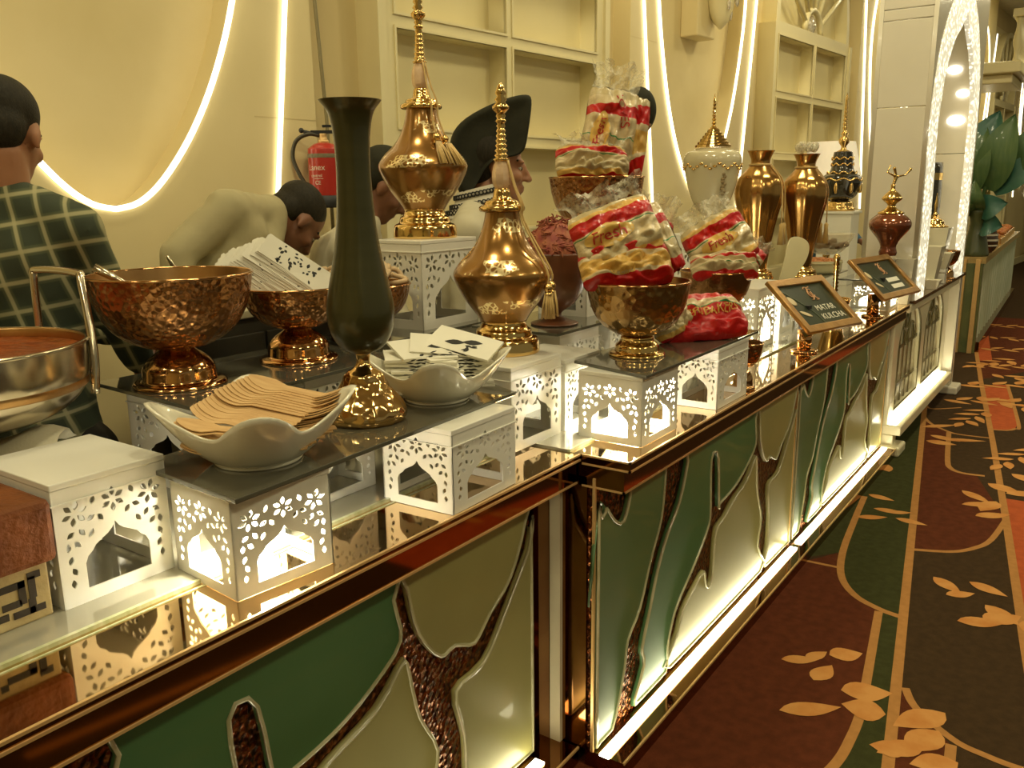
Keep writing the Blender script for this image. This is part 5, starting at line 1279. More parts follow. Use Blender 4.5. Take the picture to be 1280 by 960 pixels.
# mortar and pestle
mo = thing('brass_mortar', 'brass mortar with handles behind the menu sign', 'mortar', (4.42, 1.12, ZT + 0.001))
MB().lathe(sprof([(0.05, 0), (0.052, 0.01), (0.045, 0.02), (0.052, 0.05), (0.07, 0.12), (0.078, 0.13), (0.068, 0.125), (0.03, 0.03), (0.001, 0.028)], 3), 32).build('cup', GOLD, mo)
pe = thing('pestle', 'twisted brass pestle standing in the mortar', 'pestle', (4.42, 1.12, ZT + 0.03))
pp = [(0.014, 0.0), (0.016, 0.02)]
for j in range(14): pp += [(0.009, 0.03 + 0.018 * j), (0.015, 0.039 + 0.018 * j)]
pp += [(0.012, 0.29), (0.018, 0.305), (0.012, 0.32), (0.001, 0.325)]
MB().lathe(pp, 16, Matrix.Rotation(-0.06, 4, 'Y')).build('rod', GOLD, pe)
# pale folded menu or leaf-shaped board leaning on the gold vases
lb = thing('leaf_board', 'cream leaf-shaped board leaning against the gold ribbed vases', 'board', (4.30, 1.295, PZ4))
lf = [(p.x * 0.75, p.y * 0.78) for p in catmull([(-0.10, 0.0, 0), (-0.04, 0.0, 0), (0.06, 0.12, 0), (0.10, 0.2, 0), (0.095, 0.265, 0), (0.03, 0.30, 0), (-0.03, 0.28, 0), (-0.06, 0.16, 0)], 5, True)]
q = ob('board', me_loops('board', [lf], 0.004, 0.002), lb, M('cream_board', (0.62, 0.55, 0.32), 0.3, coat=0.3)); q.rotation_euler = (PI / 2 - 0.12, 0, -0.85)
# copper ewer with wine body
WINE = M('wine_enamel', (0.20, 0.055, 0.025), 0.15, 0.5, c2=(0.28, 0.09, 0.035), scale=7, coat=0.8)
ce = thing('copper_ewer', 'squat wine-coloured copper ewer with a figured gold stopper', 'ewer', (5.22, 1.055, 1.213))
MB().lathe(sprof([(0.045, 0.0), (0.048, 0.02), (0.042, 0.05), (0.06, 0.09), (0.10, 0.14), (0.112, 0.17), (0.105, 0.195), (0.08, 0.22), (0.062, 0.232)], 4), 40).build('body', WINE, ce)
MB().lathe(sprof([(0.065, 0.228), (0.068, 0.238), (0.03, 0.26), (0.022, 0.28), (0.05, 0.305), (0.052, 0.32), (0.03, 0.345), (0.014, 0.36), (0.012, 0.39)], 3), 32).build('stopper', GOLD, ce)
fm = MB()
fm.limb((0, 0, 0.385), 0.009, (0.012, -0.01, 0.43), 0.012, 4).limb((0.012, -0.01, 0.43), 0.008, (-0.03, 0.03, 0.455), 0.006, 4).limb((0.012, -0.01, 0.43), 0.008, (0.05, -0.05, 0.44), 0.006, 4).limb((0.012, -0.01, 0.43), 0.007, (0.0, 0.0, 0.475), 0.010, 4)
fm.limb((0.05, -0.05, 0.44), 0.006, (0.07, -0.07, 0.47), 0.009, 3).limb((-0.03, 0.03, 0.455), 0.006, (-0.01, 0.02, 0.49), 0.006, 3)
ob('figure', remesh(fm, 'figure', 0.004, 2), ce, GOLD)
# sliced loaf tray
tr = thing('loaf_tray', 'dark boat-shaped tray of sliced loaf beside the wine-coloured ewer', 'tray', (5.20, 1.10, 1.091), -0.2)
vs = []; fs = []
for i in range(13):
    u = -1 + i / 6
    for j in range(7):
        a = PI + PI * j / 6
        rr = 0.055 * (1 - 0.5 * abs(u) ** 2.5)
        vs.append((0.17 * u, rr * math.cos(a) * 1.2, 0.062 + rr * math.sin(a) + 0.035 * u * u))
for i in range(12):
    for j in range(6): fs.append((i*7+j, (i+1)*7+j, (i+1)*7+j+1, i*7+j+1))
MB().add(vs, fs, None, 0, True).build('tray', M('dark_wood', (0.05, 0.025, 0.012), 0.35, c2=(0.08, 0.04, 0.02), coat=0.4), tr)
lsm = MB().lathe([(0.001, -0.006), (0.045, -0.006), (0.047, 0), (0.045, 0.006), (0.001, 0.006)], 20, Matrix.Rotation(PI / 2, 4, 'Y') @ Matrix.Scale(0.8, 4, (1, 0, 0))).mesh('loaf_slice'); lsm.materials.append(M('loaf_crumb', (0.62, 0.45, 0.24), 0.7, c2=(0.5, 0.32, 0.14), scale=30))
for k in range(9):
    o = ob('loaf_slice', lsm, None, None, (5.20 - 0.10 + 0.024 * k, 1.10 + 0.02 - 0.005 * k, 1.091 + 0.075), (0, 0.5, -0.2))
    tag(o, 'pale loaf slice in the dark boat-shaped tray', 'bread slice', 'loaf slices in the tray')
# white square bowls stacked along the counter under the portal
def sq_bowl(label, x, y, z, w, h):
    t = thing('square_bowl', label, 'bowl', (x, y, z), 0, 'white square bowls under the portal')
    a = w * 0.30; b_ = w / 2
    vs = []
    for (q, zz) in ((a, 0), (b_, h), (b_ - 0.008, h), (a - 0.004, 0.01)):
        vs += [(-q, -q, zz), (q, -q, zz), (q, q, zz), (-q, q, zz)]
    fs = [(3, 2, 1, 0), (12, 13, 14, 15)]
    for i in range(3):
        for k in range(4): fs.append((i*4+k, i*4+(k+1) % 4, (i+1)*4+(k+1) % 4, (i+1)*4+k))
    MB().add(vs, fs).build('bowl', PORC, t)
    return t
sq_bowl('white square bowl between the sliced loaf and the portal leg', 5.438, 0.996, 0.921, 0.11, 0.26)
sq_bowl('tall white square bowl just inside the portal', 6.34, 1.035, 0.931, 0.20, 0.27)
sq_bowl('small white square bowl on the low riser inside the portal', 6.62, 0.995, 1.03, 0.16, 0.11)
sq_bowl('deep white square bowl carrying the gold bell', 6.84, 1.085, 0.931, 0.22, 0.37)
sq_bowl('low white square bowl on the stone edge of the counter', 6.22, 0.905 + 0.06, 0.931, 0.10, 0.06)
pz = thing('low_riser', 'low white riser block under the small square bowl', 'riser', (6.62, 0.995, 0.931))
bx('block', WHITE, -0.045, 0.045, -0.045, 0.045, 0, 0.075, pz, 0.003); bx('top', WHITE, -0.05, 0.05, -0.05, 0.05, 0.075, 0.098, pz, 0.003)
gbell = thing('gold_bell', 'gold bell with a tall handle on the deep square bowl', 'bell', (6.55, 1.13, 1.292))
gbell.location = (6.84, 1.085, 1.302)
MB().lathe(sprof([(0.09, 0), (0.092, 0.01), (0.07, 0.02), (0.055, 0.05), (0.02, 0.07), (0.01, 0.08)], 3), 28).build('dome', GOLD, gbell)
MB().lathe(sprof([(0.01, 0.075), (0.016, 0.09), (0.008, 0.11), (0.012, 0.15), (0.006, 0.2), (0.001, 0.24)], 3), 14).build('handle', GOLD, gbell)
bkv = thing('black_vase', 'slim black and gold cylinder vase standing inside the portal', 'vase', (7.12, 1.19, 0.931))
MB().lathe(sprof([(0.08, 0), (0.08, 0.28), (0.09, 0.30)], 3), 28).build('base', WHITE, bkv)
MB().lathe(sprof([(0.07, 0.30), (0.085, 0.34), (0.085, 0.78), (0.07, 0.82)], 3), 28).build('body', BK, bkv)
for z in (0.40, 0.70): MB().lathe([(0.087, z), (0.088, z + 0.05)], 28, cap=False).build('gold_band', GOLD, bkv)
gf = thing('gold_figurine', 'gold figurine with raised arm beside the black vase', 'figurine', (6.60, 1.15, 1.0))
bx('block', WHITE, -0.06, 0.06, -0.06, 0.06, -0.069, 0.22, gf, 0.004)
fm = MB().lathe(sprof([(0.05, 0.22), (0.045, 0.24), (0.02, 0.26), (0.03, 0.33), (0.024, 0.42), (0.03, 0.47), (0.014, 0.5)], 3), 16).ell((0, 0, 0.525), 0.022).limb((0, 0, 0.48), 0.012, (0.03, -0.05, 0.56), 0.008)
fm.build('figure', GOLD, gf)

# ================================================================ FIRE EXTINGUISHER
REDP = M('extinguisher_red', (0.42, 0.03, 0.02), 0.3, c2=(0.38, 0.026, 0.018), scale=6, coat=0.4)
fe = thing('fire_extinguisher', 'red fire extinguisher with black hose hung on the wall', 'fire extinguisher', (2.645, 2.80, 1.535), math.radians(-55))
MB().lathe(sprof([(0.066, 0.045), (0.068, 0.06), (0.068, 0.225), (0.062, 0.245), (0.042, 0.262), (0.022, 0.268)], 4), 36).build('body', REDP, fe)
MB().lathe([(0.069, 0.0), (0.0705, 0.004), (0.0705, 0.05), (0.066, 0.052)], 36).build('boot', BLACK, fe)
MB().lathe([(0.0686, 0.205), (0.0692, 0.208), (0.0692, 0.218), (0.0686, 0.222)], 36, cap=False).build('grey_band', M('grey_band', (0.2, 0.17, 0.1), 0.5), fe)
MB().lathe(sprof([(0.022, 0.265), (0.024, 0.275), (0.016, 0.285), (0.016, 0.305)], 3), 18).build('valve', BRASS, fe)
MB().box(-0.05, 0.06, -0.01, 0.01, 0.305, 0.318).box(0.0, 0.075, -0.01, 0.01, 0.33, 0.34).build('lever', BLACK, fe)
MB().tube(catmull([(-0.015, 0, 0.297), (-0.06, -0.01, 0.303), (-0.11, -0.02, 0.275), (-0.128, -0.02, 0.21), (-0.105, -0.02, 0.14), (-0.078, -0.02, 0.09), (-0.074, -0.01, 0.05)], 6), 0.0085, 8).build('hose', M('black_rubber', (0.05, 0.042, 0.022), 0.45), fe)
MB().tube([(-0.074, -0.01, 0.065), (-0.074, -0.01, 0.022)], 0.013, 10).build('nozzle', BLACK, fe)
MB().tube([(-0.02, 0, 0.30), (-0.085, -0.01, 0.316)], 0.007, 8).ell((-0.088, -0.01, 0.318), 0.011).build('gauge', BLACK, fe)
def wrap(me0, a0, z0, rad):
    for v in me0.vertices:
        a = a0 + v.co.x / rad; z = z0 + v.co.y; rr = rad + v.co.z
        v.co = (rr * math.cos(a), rr * math.sin(a), z)
    return me0
WPR = M('white_label_print', (0.72, 0.62, 0.5), 0.5)
for body, sz, a0, z0 in (('Lanex', 0.034, -1.95, 0.165), ('control', 0.018, -1.95, 0.132), ('CE', 0.022, -1.85, 0.103)):
    mt = me_text(body, sz); wrap(mt, a0, z0, 0.0684); mt.materials.clear(); mt.materials.append(WPR); ob('lettering', mt, fe)
bm_ = MB()
for k in range(6): bm_.add([(0.0688 * math.cos(a), 0.0688 * math.sin(a), z) for a, z in ((-2.1 + 0.1*k, 0.119), (-2.0 + 0.1*k, 0.119), (-2.0 + 0.1*k, 0.121), (-2.1 + 0.1*k, 0.121))], [(0, 1, 2, 3)])
bm_.build('label_line', WPR, fe)
MB().box(-0.03, 0.03, 0.0, 0.10, 0.24, 0.262).build('bracket', BLACK, fe)

# ================================================================ FAR RIGHT: LEAVES, FOOD, ORNAMENTS
LEAFG = M('broad_leaf_green', (0.050, 0.105, 0.035), 0.4, c2=(0.075, 0.13, 0.045), scale=6, stretch=(1, 6, 1), coat=0.2)
LEAFD = M('teal_leaf', (0.022, 0.085, 0.060), 0.4, c2=(0.03, 0.11, 0.075), scale=6, coat=0.2)
plant = thing('leaf_arrangement', 'tall arrangement of broad green leaves on the far counter', 'plant', (9.46, 1.12, 0.921))
MB().lathe(sprof([(0.11, 0), (0.12, 0.02), (0.10, 0.12), (0.07, 0.3), (0.09, 0.42), (0.07, 0.44)], 3), 28).build('vase', M('green_vase', (0.05, 0.06, 0.02), 0.3, coat=0.5), plant)
def broad_leaf(base, tip, wd, nrm, mat, cur=0.1):
    base = Vector(base); tip = Vector(tip); d = tip - base; ln = d.length; d.normalize(); s_ = d.cross(Vector(nrm)).normalized(); n = s_.cross(d)
    vs = []; fs = []; K = 12
    for i in range(K + 1):
        t = i / K; w = wd * math.sin(PI * min(1, 0.06 + 0.94 * t) ** 0.8) ** 0.8 if t < 1 else 0.003
        c = base + d * ln * t + n * cur * math.sin(PI * t)
        for j in range(5):
            u = -1 + j / 2; vs.append(c + s_ * w * u + n * (0.18 * wd * abs(u)))
    for i in range(K):
        for j in range(4): fs.append((i*5+j, (i+1)*5+j, (i+1)*5+j+1, i*5+j+1))
    return MB().add(vs, fs, None, 0, True).build('leaf', mat, plant)
v = (-0.98, 0.1, 0.15)
for (b_, t_, wd, mt) in [((0.02, -0.05, 0.62), (0.0, -0.22, 1.30), 0.17, LEAFG), ((0.0, 0.06, 0.62), (0.05, 0.02, 1.22), 0.12, LEAFG), ((0.05, 0.12, 0.70), (0.1, -0.08, 1.34), 0.19, LEAFD), ((0.05, 0.15, 0.7), (0.05, 0.30, 1.12), 0.14, LEAFD),
                         ((0.02, -0.2, 0.75), (0.05, -0.50, 1.25), 0.12, LEAFG), ((0.02, -0.1, 0.6), (0.05, -0.55, 0.95), 0.12, LEAFD), ((0, 0.0, 0.42), (-0.05, -0.24, 0.50), 0.12, LEAFD), ((0, 0.08, 0.38), (-0.08, 0.22, 0.55), 0.10, LEAFG),
                         ((0, -0.03, 0.30), (-0.05, -0.22, 0.28), 0.12, LEAFD), ((0, 0.02, 0.4), (-0.1, 0.05, 0.72), 0.10, LEAFG)]:
    broad_leaf(b_, t_, wd, v, mt)
MB().tube([(0, 0, 0.4), (0.02, -0.03, 0.7), (0.02, -0.06, 0.9)], 0.018, 8).build('stem', LEAFG, plant)
so = thing('striped_vase', 'dark striped round vase on the far counter', 'vase', (9.74, 1.08, 0.921))
MB().lathe(sprof([(0.05, 0), (0.10, 0.05), (0.12, 0.13), (0.10, 0.22), (0.05, 0.28)], 4), 28).build('body', M('dark_brown_glaze', (0.06, 0.03, 0.015), 0.2, coat=0.8), so)
for z, rr in ((0.08, 0.115), (0.13, 0.123), (0.18, 0.117)): MB().lathe([(rr, z), (rr + 0.001, z + 0.018)], 28, cap=False).build('pale_band', PORC, so)
for i, (x, y, z, lab) in enumerate([(10.0, 1.12, 0.921, 'gold bird figurine with a dark head beside the striped vase'), (11.05, 1.22, 0.921, 'gold bird figurine with a dark head further along the far counter')]):
    gp = thing('bird_figurine', lab, 'figurine', (x, y, z), 0, 'gold bird figurines')
    MB().lathe(sprof([(0.07, 0), (0.11, 0.05), (0.10, 0.16), (0.06, 0.28), (0.045, 0.34)], 4), 24).build('body', GOLD, gp)
    MB().ell((0, 0, 0.37), (0.06, 0.05, 0.055)).ell((-0.03, -0.05, 0.20), (0.04, 0.035, 0.14)).build('head', M('dark_feather', (0.05, 0.02, 0.012), 0.4), gp)
    MB().lathe([(0.018, 0), (0.002, 0.07)], 10, Matrix.Translation((-0.05, 0, 0.37)) @ Matrix.Rotation(-PI / 2, 4, 'Y')).build('beak', GOLD, gp)
SPI = M('red_orange_food', (0.42, 0.11, 0.03), 0.6, c2=(0.55, 0.24, 0.07), scale=30, bump=0.8, bscale=50)
for i, (x, y) in enumerate([(10.48, 1.22), (11.55, 1.26), (12.35, 1.30), (13.15, 1.34), (13.95, 1.38)]):
    ft = thing('food_tray', 'brass tray of orange food on the far counter', 'tray', (x, y, 0.921), 0.03, 'food trays on the far counter')
    m = MB().box(-0.32, 0.32, -0.17, 0.17, 0, 0.012).box(-0.32, 0.32, -0.17, -0.155, 0.012, 0.07).box(-0.32, 0.32, 0.155, 0.17, 0.012, 0.07).box(-0.32, -0.305, -0.17, 0.17, 0.012, 0.07).box(0.305, 0.32, -0.17, 0.17, 0.012, 0.07)
    m.build('tray', BRASS, ft)
    mb = MB(); r = R3(90 + i)
    for k in range(60): mb.ell((r.uniform(-0.27, 0.27), r.uniform(-0.12, 0.12), 0.065 + 0.03 * r.random()), (0.045, 0.035, 0.025), seg=8, rings=5)
    f = mb.build('orange_food', SPI, None, (x, y, 0.921), (0, 0, 0.03)); tag(f, 'orange cooked food heaped in the brass trays', 'food', None, 'stuff')
# a balcony box and gold tree on the far wall side
fb = thing('gold_foliage', 'gold and olive foliage display behind the far counter', 'plant', (11.75, 1.56, 0.921))
mb = MB(); r = R3(99)
for k in range(160):
    a = r.uniform(0, 6.28); rr = 0.32 * math.sqrt(r.random()); z = r.uniform(0.1, 1.1)
    mb.add([Vector((rr * math.cos(a), rr * math.sin(a), z)) + Vector(p) for p in ((0, 0, 0), (0.03, 0.02, 0.06), (0, 0, 0.14), (-0.03, -0.02, 0.06))], [(0, 1, 2, 3)])
fo = mb.build('leaves', M('gold_leaf_mix', (0.30, 0.20, 0.05), 0.5, 0.2, c2=(0.16, 0.15, 0.04), scale=6), fb); fo['kind'] = 'stuff'
MB().tube([(0, 0, 0), (0, 0, 0.9)], 0.03, 8).build('stem', M('bark', (0.15, 0.09, 0.04), 0.7), fb)
cat = M
balc = thing('wall_balcony', 'small cream balcony ledge high on the far wall', 'balcony', (14.6, 1.72, 3.05))
bx('slab', TRIM, -0.8, 0.8, -0.4, 0.3, 0, 0.15, balc, 0.02); bx('slab_lower', TRIM, -0.65, 0.65, -0.3, 0.3, -0.12, 0.0, balc, 0.02)
for k in range(9): MB().lathe(sprof([(0.05, 0.15), (0.03, 0.25), (0.06, 0.4), (0.03, 0.6), (0.05, 0.7)], 3), 12, Matrix.Translation((-0.7 + 0.175 * k, -0.32, 0))).build('baluster', TRIM, balc)
bx('rail', TRIM, -0.8, 0.8, -0.4, -0.24, 0.7, 0.8, balc, 0.01)

# dark service trolley behind the copper bowls
TR = M('black_trolley_laminate', (0.030, 0.026, 0.016), 0.5, c2=(0.04, 0.034, 0.02), scale=6)
tv = thing('service_trolley', 'dark service trolley with a pale top edge behind the copper bowls', 'trolley', (1.62, 2.10, 0.0))
bx('body', TR, -0.21, 0.36, -0.045, 0.10, 0.10, 1.245, tv, 0.004)
bx('top', M('trolley_top', (0.45, 0.40, 0.24), 0.4), -0.22, 0.37, -0.055, 0.11, 1.245, 1.27, tv, 0.004)
bx('door', TR, -0.195, 0.035, -0.053, -0.045, 0.16, 1.2, tv, 0.003); bx('door', TR, 0.045, 0.345, -0.053, -0.045, 0.16, 1.2, tv, 0.003)
for sx in (-0.16, 0.30):
    for sy in (-0.02, 0.07): MB().lathe(sprof([(0.02, -0.012), (0.048, -0.01), (0.05, 0.0), (0.048, 0.01), (0.02, 0.012)], 2), 16, Matrix.Translation((sx, sy, 0.05)) @ Matrix.Rotation(PI / 2, 4, 'X')).build('caster', BLACK, tv)
for sx in (-0.16, 0.30): MB().box(sx - 0.015, sx + 0.015, -0.03, 0.08, 0.05, 0.10).build('caster_fork', STEEL, tv)

# ================================================================ PEOPLE
SKIN = M('tan_skin', (0.36, 0.165, 0.075), 0.5, c2=(0.31, 0.135, 0.06), scale=12, sss=0.08)
SKIND = M('brown_skin', (0.22, 0.095, 0.045), 0.5, c2=(0.18, 0.075, 0.035), scale=12, sss=0.06)
HAIR = M('black_hair', (0.02, 0.017, 0.010), 0.55, c2=(0.03, 0.025, 0.015), scale=40, stretch=(4, 4, 1), bump=0.3, bscale=120, spec=0.15)
TROUS = M('dark_trousers', (0.022, 0.020, 0.014), 0.8, c2=(0.03, 0.027, 0.018), scale=12, bump=0.1, bscale=80)
SHOE = M('black_shoe', (0.015, 0.013, 0.01), 0.4)
EYEW = M('eye_white', (0.35, 0.3, 0.22), 0.4); IRIS = M('eye_iris', (0.02, 0.012, 0.008), 0.2)

PLAID = bpy.data.materials.new('green_plaid_shirt'); PLAID.use_nodes = True
N, L = nodes_of(PLAID); b = N['Principled BSDF']; b.inputs['Roughness'].default_value = 0.85
tc = N.new('ShaderNodeUVMap'); sep = N.new('ShaderNodeSeparateXYZ'); L.new(tc.outputs[0], sep.inputs[0])
def pl_line(axis, freq, ph, w):
    m_ = N.new('ShaderNodeMath'); m_.operation = 'MULTIPLY_ADD'; m_.inputs[1].default_value = freq; m_.inputs[2].default_value = ph; L.new(sep.outputs[axis], m_.inputs[0])
    f_ = N.new('ShaderNodeMath'); f_.operation = 'FRACT'; L.new(m_.outputs[0], f_.inputs[0])
    p_ = N.new('ShaderNodeMath'); p_.operation = 'PINGPONG'; p_.inputs[1].default_value = 0.5; L.new(f_.outputs[0], p_.inputs[0])
    r_ = N.new('ShaderNodeMapRange'); r_.inputs[1].default_value = w; r_.inputs[2].default_value = w + 0.05; r_.inputs[3].default_value = 1.0; r_.inputs[4].default_value = 0.0; L.new(p_.outputs[0], r_.inputs[0])
    return r_.outputs[0]
def mxc(fac, c1, c2, k=1.0):
    x = N.new('ShaderNodeMix'); x.data_type = 'RGBA'
    if k != 1.0:
        mm = N.new('ShaderNodeMath'); mm.operation = 'MULTIPLY'; mm.inputs[1].default_value = k; L.new(fac, mm.inputs[0]); fac = mm.outputs[0]
    L.new(fac, x.inputs[0])
    for sock, c in ((6, c1), (7, c2)):
        if isinstance(c, tuple): x.inputs[sock].default_value = (*c, 1)
        else: L.new(c, x.inputs[sock])
    return x.outputs[2]
col = mxc(pl_line('X', 16.0, 0.2, 0.14), (0.030, 0.040, 0.018), (0.075, 0.085, 0.035), 0.8)
col = mxc(pl_line('Y', 15.0, 0.1, 0.14), col, (0.085, 0.095, 0.04), 0.6)
col = mxc(pl_line('X', 16.0, 0.2, 0.045), col, (0.36, 0.33, 0.17), 0.8)
col = mxc(pl_line('Y', 15.0, 0.1, 0.045), col, (0.36, 0.33, 0.17), 0.8)
L.new(col, b.inputs['Base Color'])

def person(label, head, hyaw, hpitch, P, shirt, voxel=0.009, k=1.0, skin=SKIN, sleeve=1.0, hair=True, trousers=TROUS, hk=None):
    """P: joints in world metres: pelvis, chest, neck, shl, shr, ell, elr, wrl, wrr, anl, anr ; k = build"""
    base = Vector((P['pelvis'][0], P['pelvis'][1], 0))
    t = thing('person', label, 'person', base)
    V = lambda q: Vector(q) - base
    hd = V(head); hk = hk or k
    HM = Matrix.Translation(hd) @ Matrix.Rotation(hyaw, 4, 'Z') @ Matrix.Rotation(hpitch, 4, 'Y') @ Matrix.Scale(hk, 4)
    J = {q: V(v) for q, v in P.items()}
    m = MB()
    # head
    def H(c, r, rot=None): m.ell(c, r, HM, 0, 20, 14, rot)
    H((-0.012, 0, 0.040), (0.100, 0.077, 0.088)); H((0.028, 0, -0.020), (0.070, 0.064, 0.092)); H((0.042, 0, -0.072), (0.050, 0.050, 0.042)); H((0.070, 0, -0.100), (0.026, 0.030, 0.020))
    for i in range(7):
        f = i / 6; H((0.092 + 0.026 * f, 0, 0.018 - 0.048 * f), (0.011 + 0.003 * f, 0.010 + 0.004 * f, 0.012))
    for s_ in (-1, 1):
        H((0.112, s_ * 0.013, -0.033), (0.010, 0.009, 0.008)); H((0.080, s_ * 0.030, 0.026), (0.018, 0.026, 0.010)); H((0.066, s_ * 0.042, -0.025), (0.026, 0.022, 0.022))
        H((-0.004, s_ * 0.078, -0.008), (0.019, 0.009, 0.033), (0, 0.15, 0)); H((-0.002, s_ * 0.080, -0.030), (0.010, 0.008, 0.012))
    H((0.092, 0, -0.058), (0.014, 0.024, 0.006)); H((0.090, 0, -0.071), (0.014, 0.022, 0.008))
    nk0 = HM @ Vector((-0.022, 0, -0.06)); m.limb(nk0, 0.058 * hk, J['neck'], 0.062 * k, 6)
    def torso(mm, e):
        mm.limb(J['neck'], 0.060 * k + e, J['chest'], 0.125 * k + e, 4)
        for s_ in ('l', 'r'):
            mm.limb(J['neck'], 0.055 * k + e, J['sh' + s_], 0.062 * k + e, 5)
            mm.limb(J['sh' + s_], 0.062 * k + e, J['chest'], 0.10 * k + e, 4)
            mid = J['chest'].lerp(J['sh' + s_], 0.42)
            hip = J['pelvis'].lerp(J['sh' + s_], 0.10)
            mm.limb(mid, 0.105 * k + e, hip, 0.115 * k + e, 7)
        mm.limb(J['chest'], 0.13 * k + e, J['pelvis'], 0.135 * k + e, 7)
    def arms(mm, e, f=1.0):
        for s_ in ('l', 'r'):
            a, b_, c = J['sh' + s_], J['el' + s_], J['wr' + s_]
            mm.limb(a, 0.055 * k + e, b_, 0.042 * k + e, 8)
            mm.limb(b_, 0.042 * k + e, b_.lerp(c, f), (0.042 - 0.014 * f) * k + e, 8)
    torso(m, -0.012); arms(m, -0.004)
    for s_ in ('l', 'r'):
        a, c = J['el' + s_], J['wr' + s_]; d = (c - a).normalized()
        side = d.cross(Vector((0, 0, 1)));
        if side.length < 0.2: side = Vector((0.57, -0.82, 0))
        side.normalize(); nn = side.cross(d).normalized(); g = -1 if s_ == 'l' else 1
        m.limb(c, 0.027 * k, c + d * 0.075 * k, 0.030 * k, 4)
        for q, (o_, ln) in enumerate(((-0.027, 0.070), (-0.009, 0.080), (0.009, 0.076), (0.026, 0.060))):
            p0 = c + d * 0.085 * k + side * o_ * k * 1.05; p1 = p0 + (d * 0.9 + nn * 0.25).normalized() * ln * 0.55 * k; p2 = p1 + (d * 0.55 + nn * 0.75).normalized() * ln * 0.5 * k
            m.limb(p0, 0.0095 * k, p1, 0.0085 * k, 4).limb(p1, 0.0085 * k, p2, 0.007 * k, 4)
        th = c + d * 0.02 * k + side * g * 0.028 * k
        m.limb(th, 0.013 * k, th + (d * 0.7 + side * g * 0.6).normalized() * 0.045 * k, 0.010 * k, 4).limb(th + (d * 0.7 + side * g * 0.6).normalized() * 0.045 * k, 0.010 * k, th + (d * 1.0 + side * g * 0.4 + nn * 0.3).normalized() * 0.075 * k, 0.008 * k, 3)
    def legs(mm, e):
        for s_ in ('l', 'r'):
            an = J['an' + s_]; hp = J['pelvis'] + (Vector((an.x, an.y, J['pelvis'].z)) - J['pelvis']) * 0.9 - Vector((0, 0, 0.06))
            kn = hp.lerp(an, 0.52) + Vector((math.cos(hyaw), math.sin(hyaw), 0)) * 0.02
            mm.limb(hp, 0.095 * k + e, kn, 0.062 * k + e, 8).limb(kn, 0.060 * k + e, an, 0.040 * k + e, 8)
    legs(m, -0.010)
    ob('body', remesh(m, 'body', voxel, 3, 0.5), t, skin)
    # clothes
    s2 = MB(); torso(s2, 0.010); arms(s2, 0.012, sleeve)
    s2.limb(J['pelvis'], 0.15 * k, J['pelvis'] - Vector((0, 0, 0.10)), 0.155 * k, 3)
    sme = remesh(s2, 'shirt', max(voxel, 0.009), 14, 0.6)
    nn_ = noise.noise
    nv = len(sme.vertices); cs = [0.0] * (nv * 3); ns = [0.0] * (nv * 3)
    sme.vertices.foreach_get('co', cs); sme.vertices.foreach_get('normal', ns)
    for i in range(nv):
        x, y, z = cs[3*i:3*i+3]
        n_ = 0.006 * (nn_((x * 9, y * 9, z * 6)) + 0.5 * nn_((x * 22, y * 22, z * 15)))
        cs[3*i] = x + ns[3*i] * n_; cs[3*i+1] = y + ns[3*i+1] * n_; cs[3*i+2] = z + ns[3*i+2] * n_
    sme.vertices.foreach_set('co', cs); sme.update()
    if shirt is PLAID:      # cloth coordinates: around the body, and along it
        ul = sme.uv_layers.new(name='UVMap')
        ea, eb = J['shr'], J['elr']; ax = (eb - ea).normalized()
        side = Vector((0.57, -0.82, 0))
        for lp in sme.loops:
            q = sme.vertices[lp.vertex_index].co
            w_ = (q - ea); al = w_.dot(ax); rad = (w_ - ax * al).length
            uvv = (q.dot(side) + 0.3 * q.dot(Vector((0.82, 0.57, 0))) + 0.25 * q.z, q.z - 0.15 * q.dot(side))
            ul.data[lp.index].uv = uvv
    ob('shirt', sme, t, shirt)
    l2 = MB(); legs(l2, 0.008); l2.limb(J['pelvis'], 0.140 * k, J['pelvis'] - Vector((0, 0, 0.08)), 0.13 * k, 3)
    ob('trousers', remesh(l2, 'trousers', 0.014, 2), t, trousers)
    for s_ in ('l', 'r'):
        an = J['an' + s_]; d = Vector((math.cos(hyaw), math.sin(hyaw), 0))
        q = MB().limb(an + Vector((0, 0, -0.035)) - d * 0.03, 0.042, an + Vector((0, 0, -0.045)) + d * 0.15, 0.034, 6)
        ob('shoe', remesh(q, 'shoe', 0.01, 2), t, SHOE)
    if hair:
        h = MB(); h.ell((-0.024, 0, 0.052), (0.101, 0.083, 0.086), HM, 0, 24, 16); h.ell((-0.055, 0, 0.0), (0.062, 0.074, 0.075), HM, 0, 20, 12)
        ob('hair', remesh(h, 'hair', 0.008, 2), t, HAIR)
    for s_ in (-1, 1):
        e = MB().ell((0.0795, s_ * 0.031, 0.004), (0.010, 0.013, 0.007), HM).build('eye', EYEW, t)
        MB().ell((0.0870, s_ * 0.031, 0.004), (0.004, 0.0075, 0.0065), HM).build('iris', IRIS, e)
        MB().limb(HM @ Vector((0.088, s_ * 0.016, 0.028)), 0.005 * hk, HM @ Vector((0.070, s_ * 0.052, 0.030)), 0.004 * hk, 6).build('eyebrow', HAIR, t)
    t['HM'] = 0
    del t['HM']
    return t, HM
D = math.radians
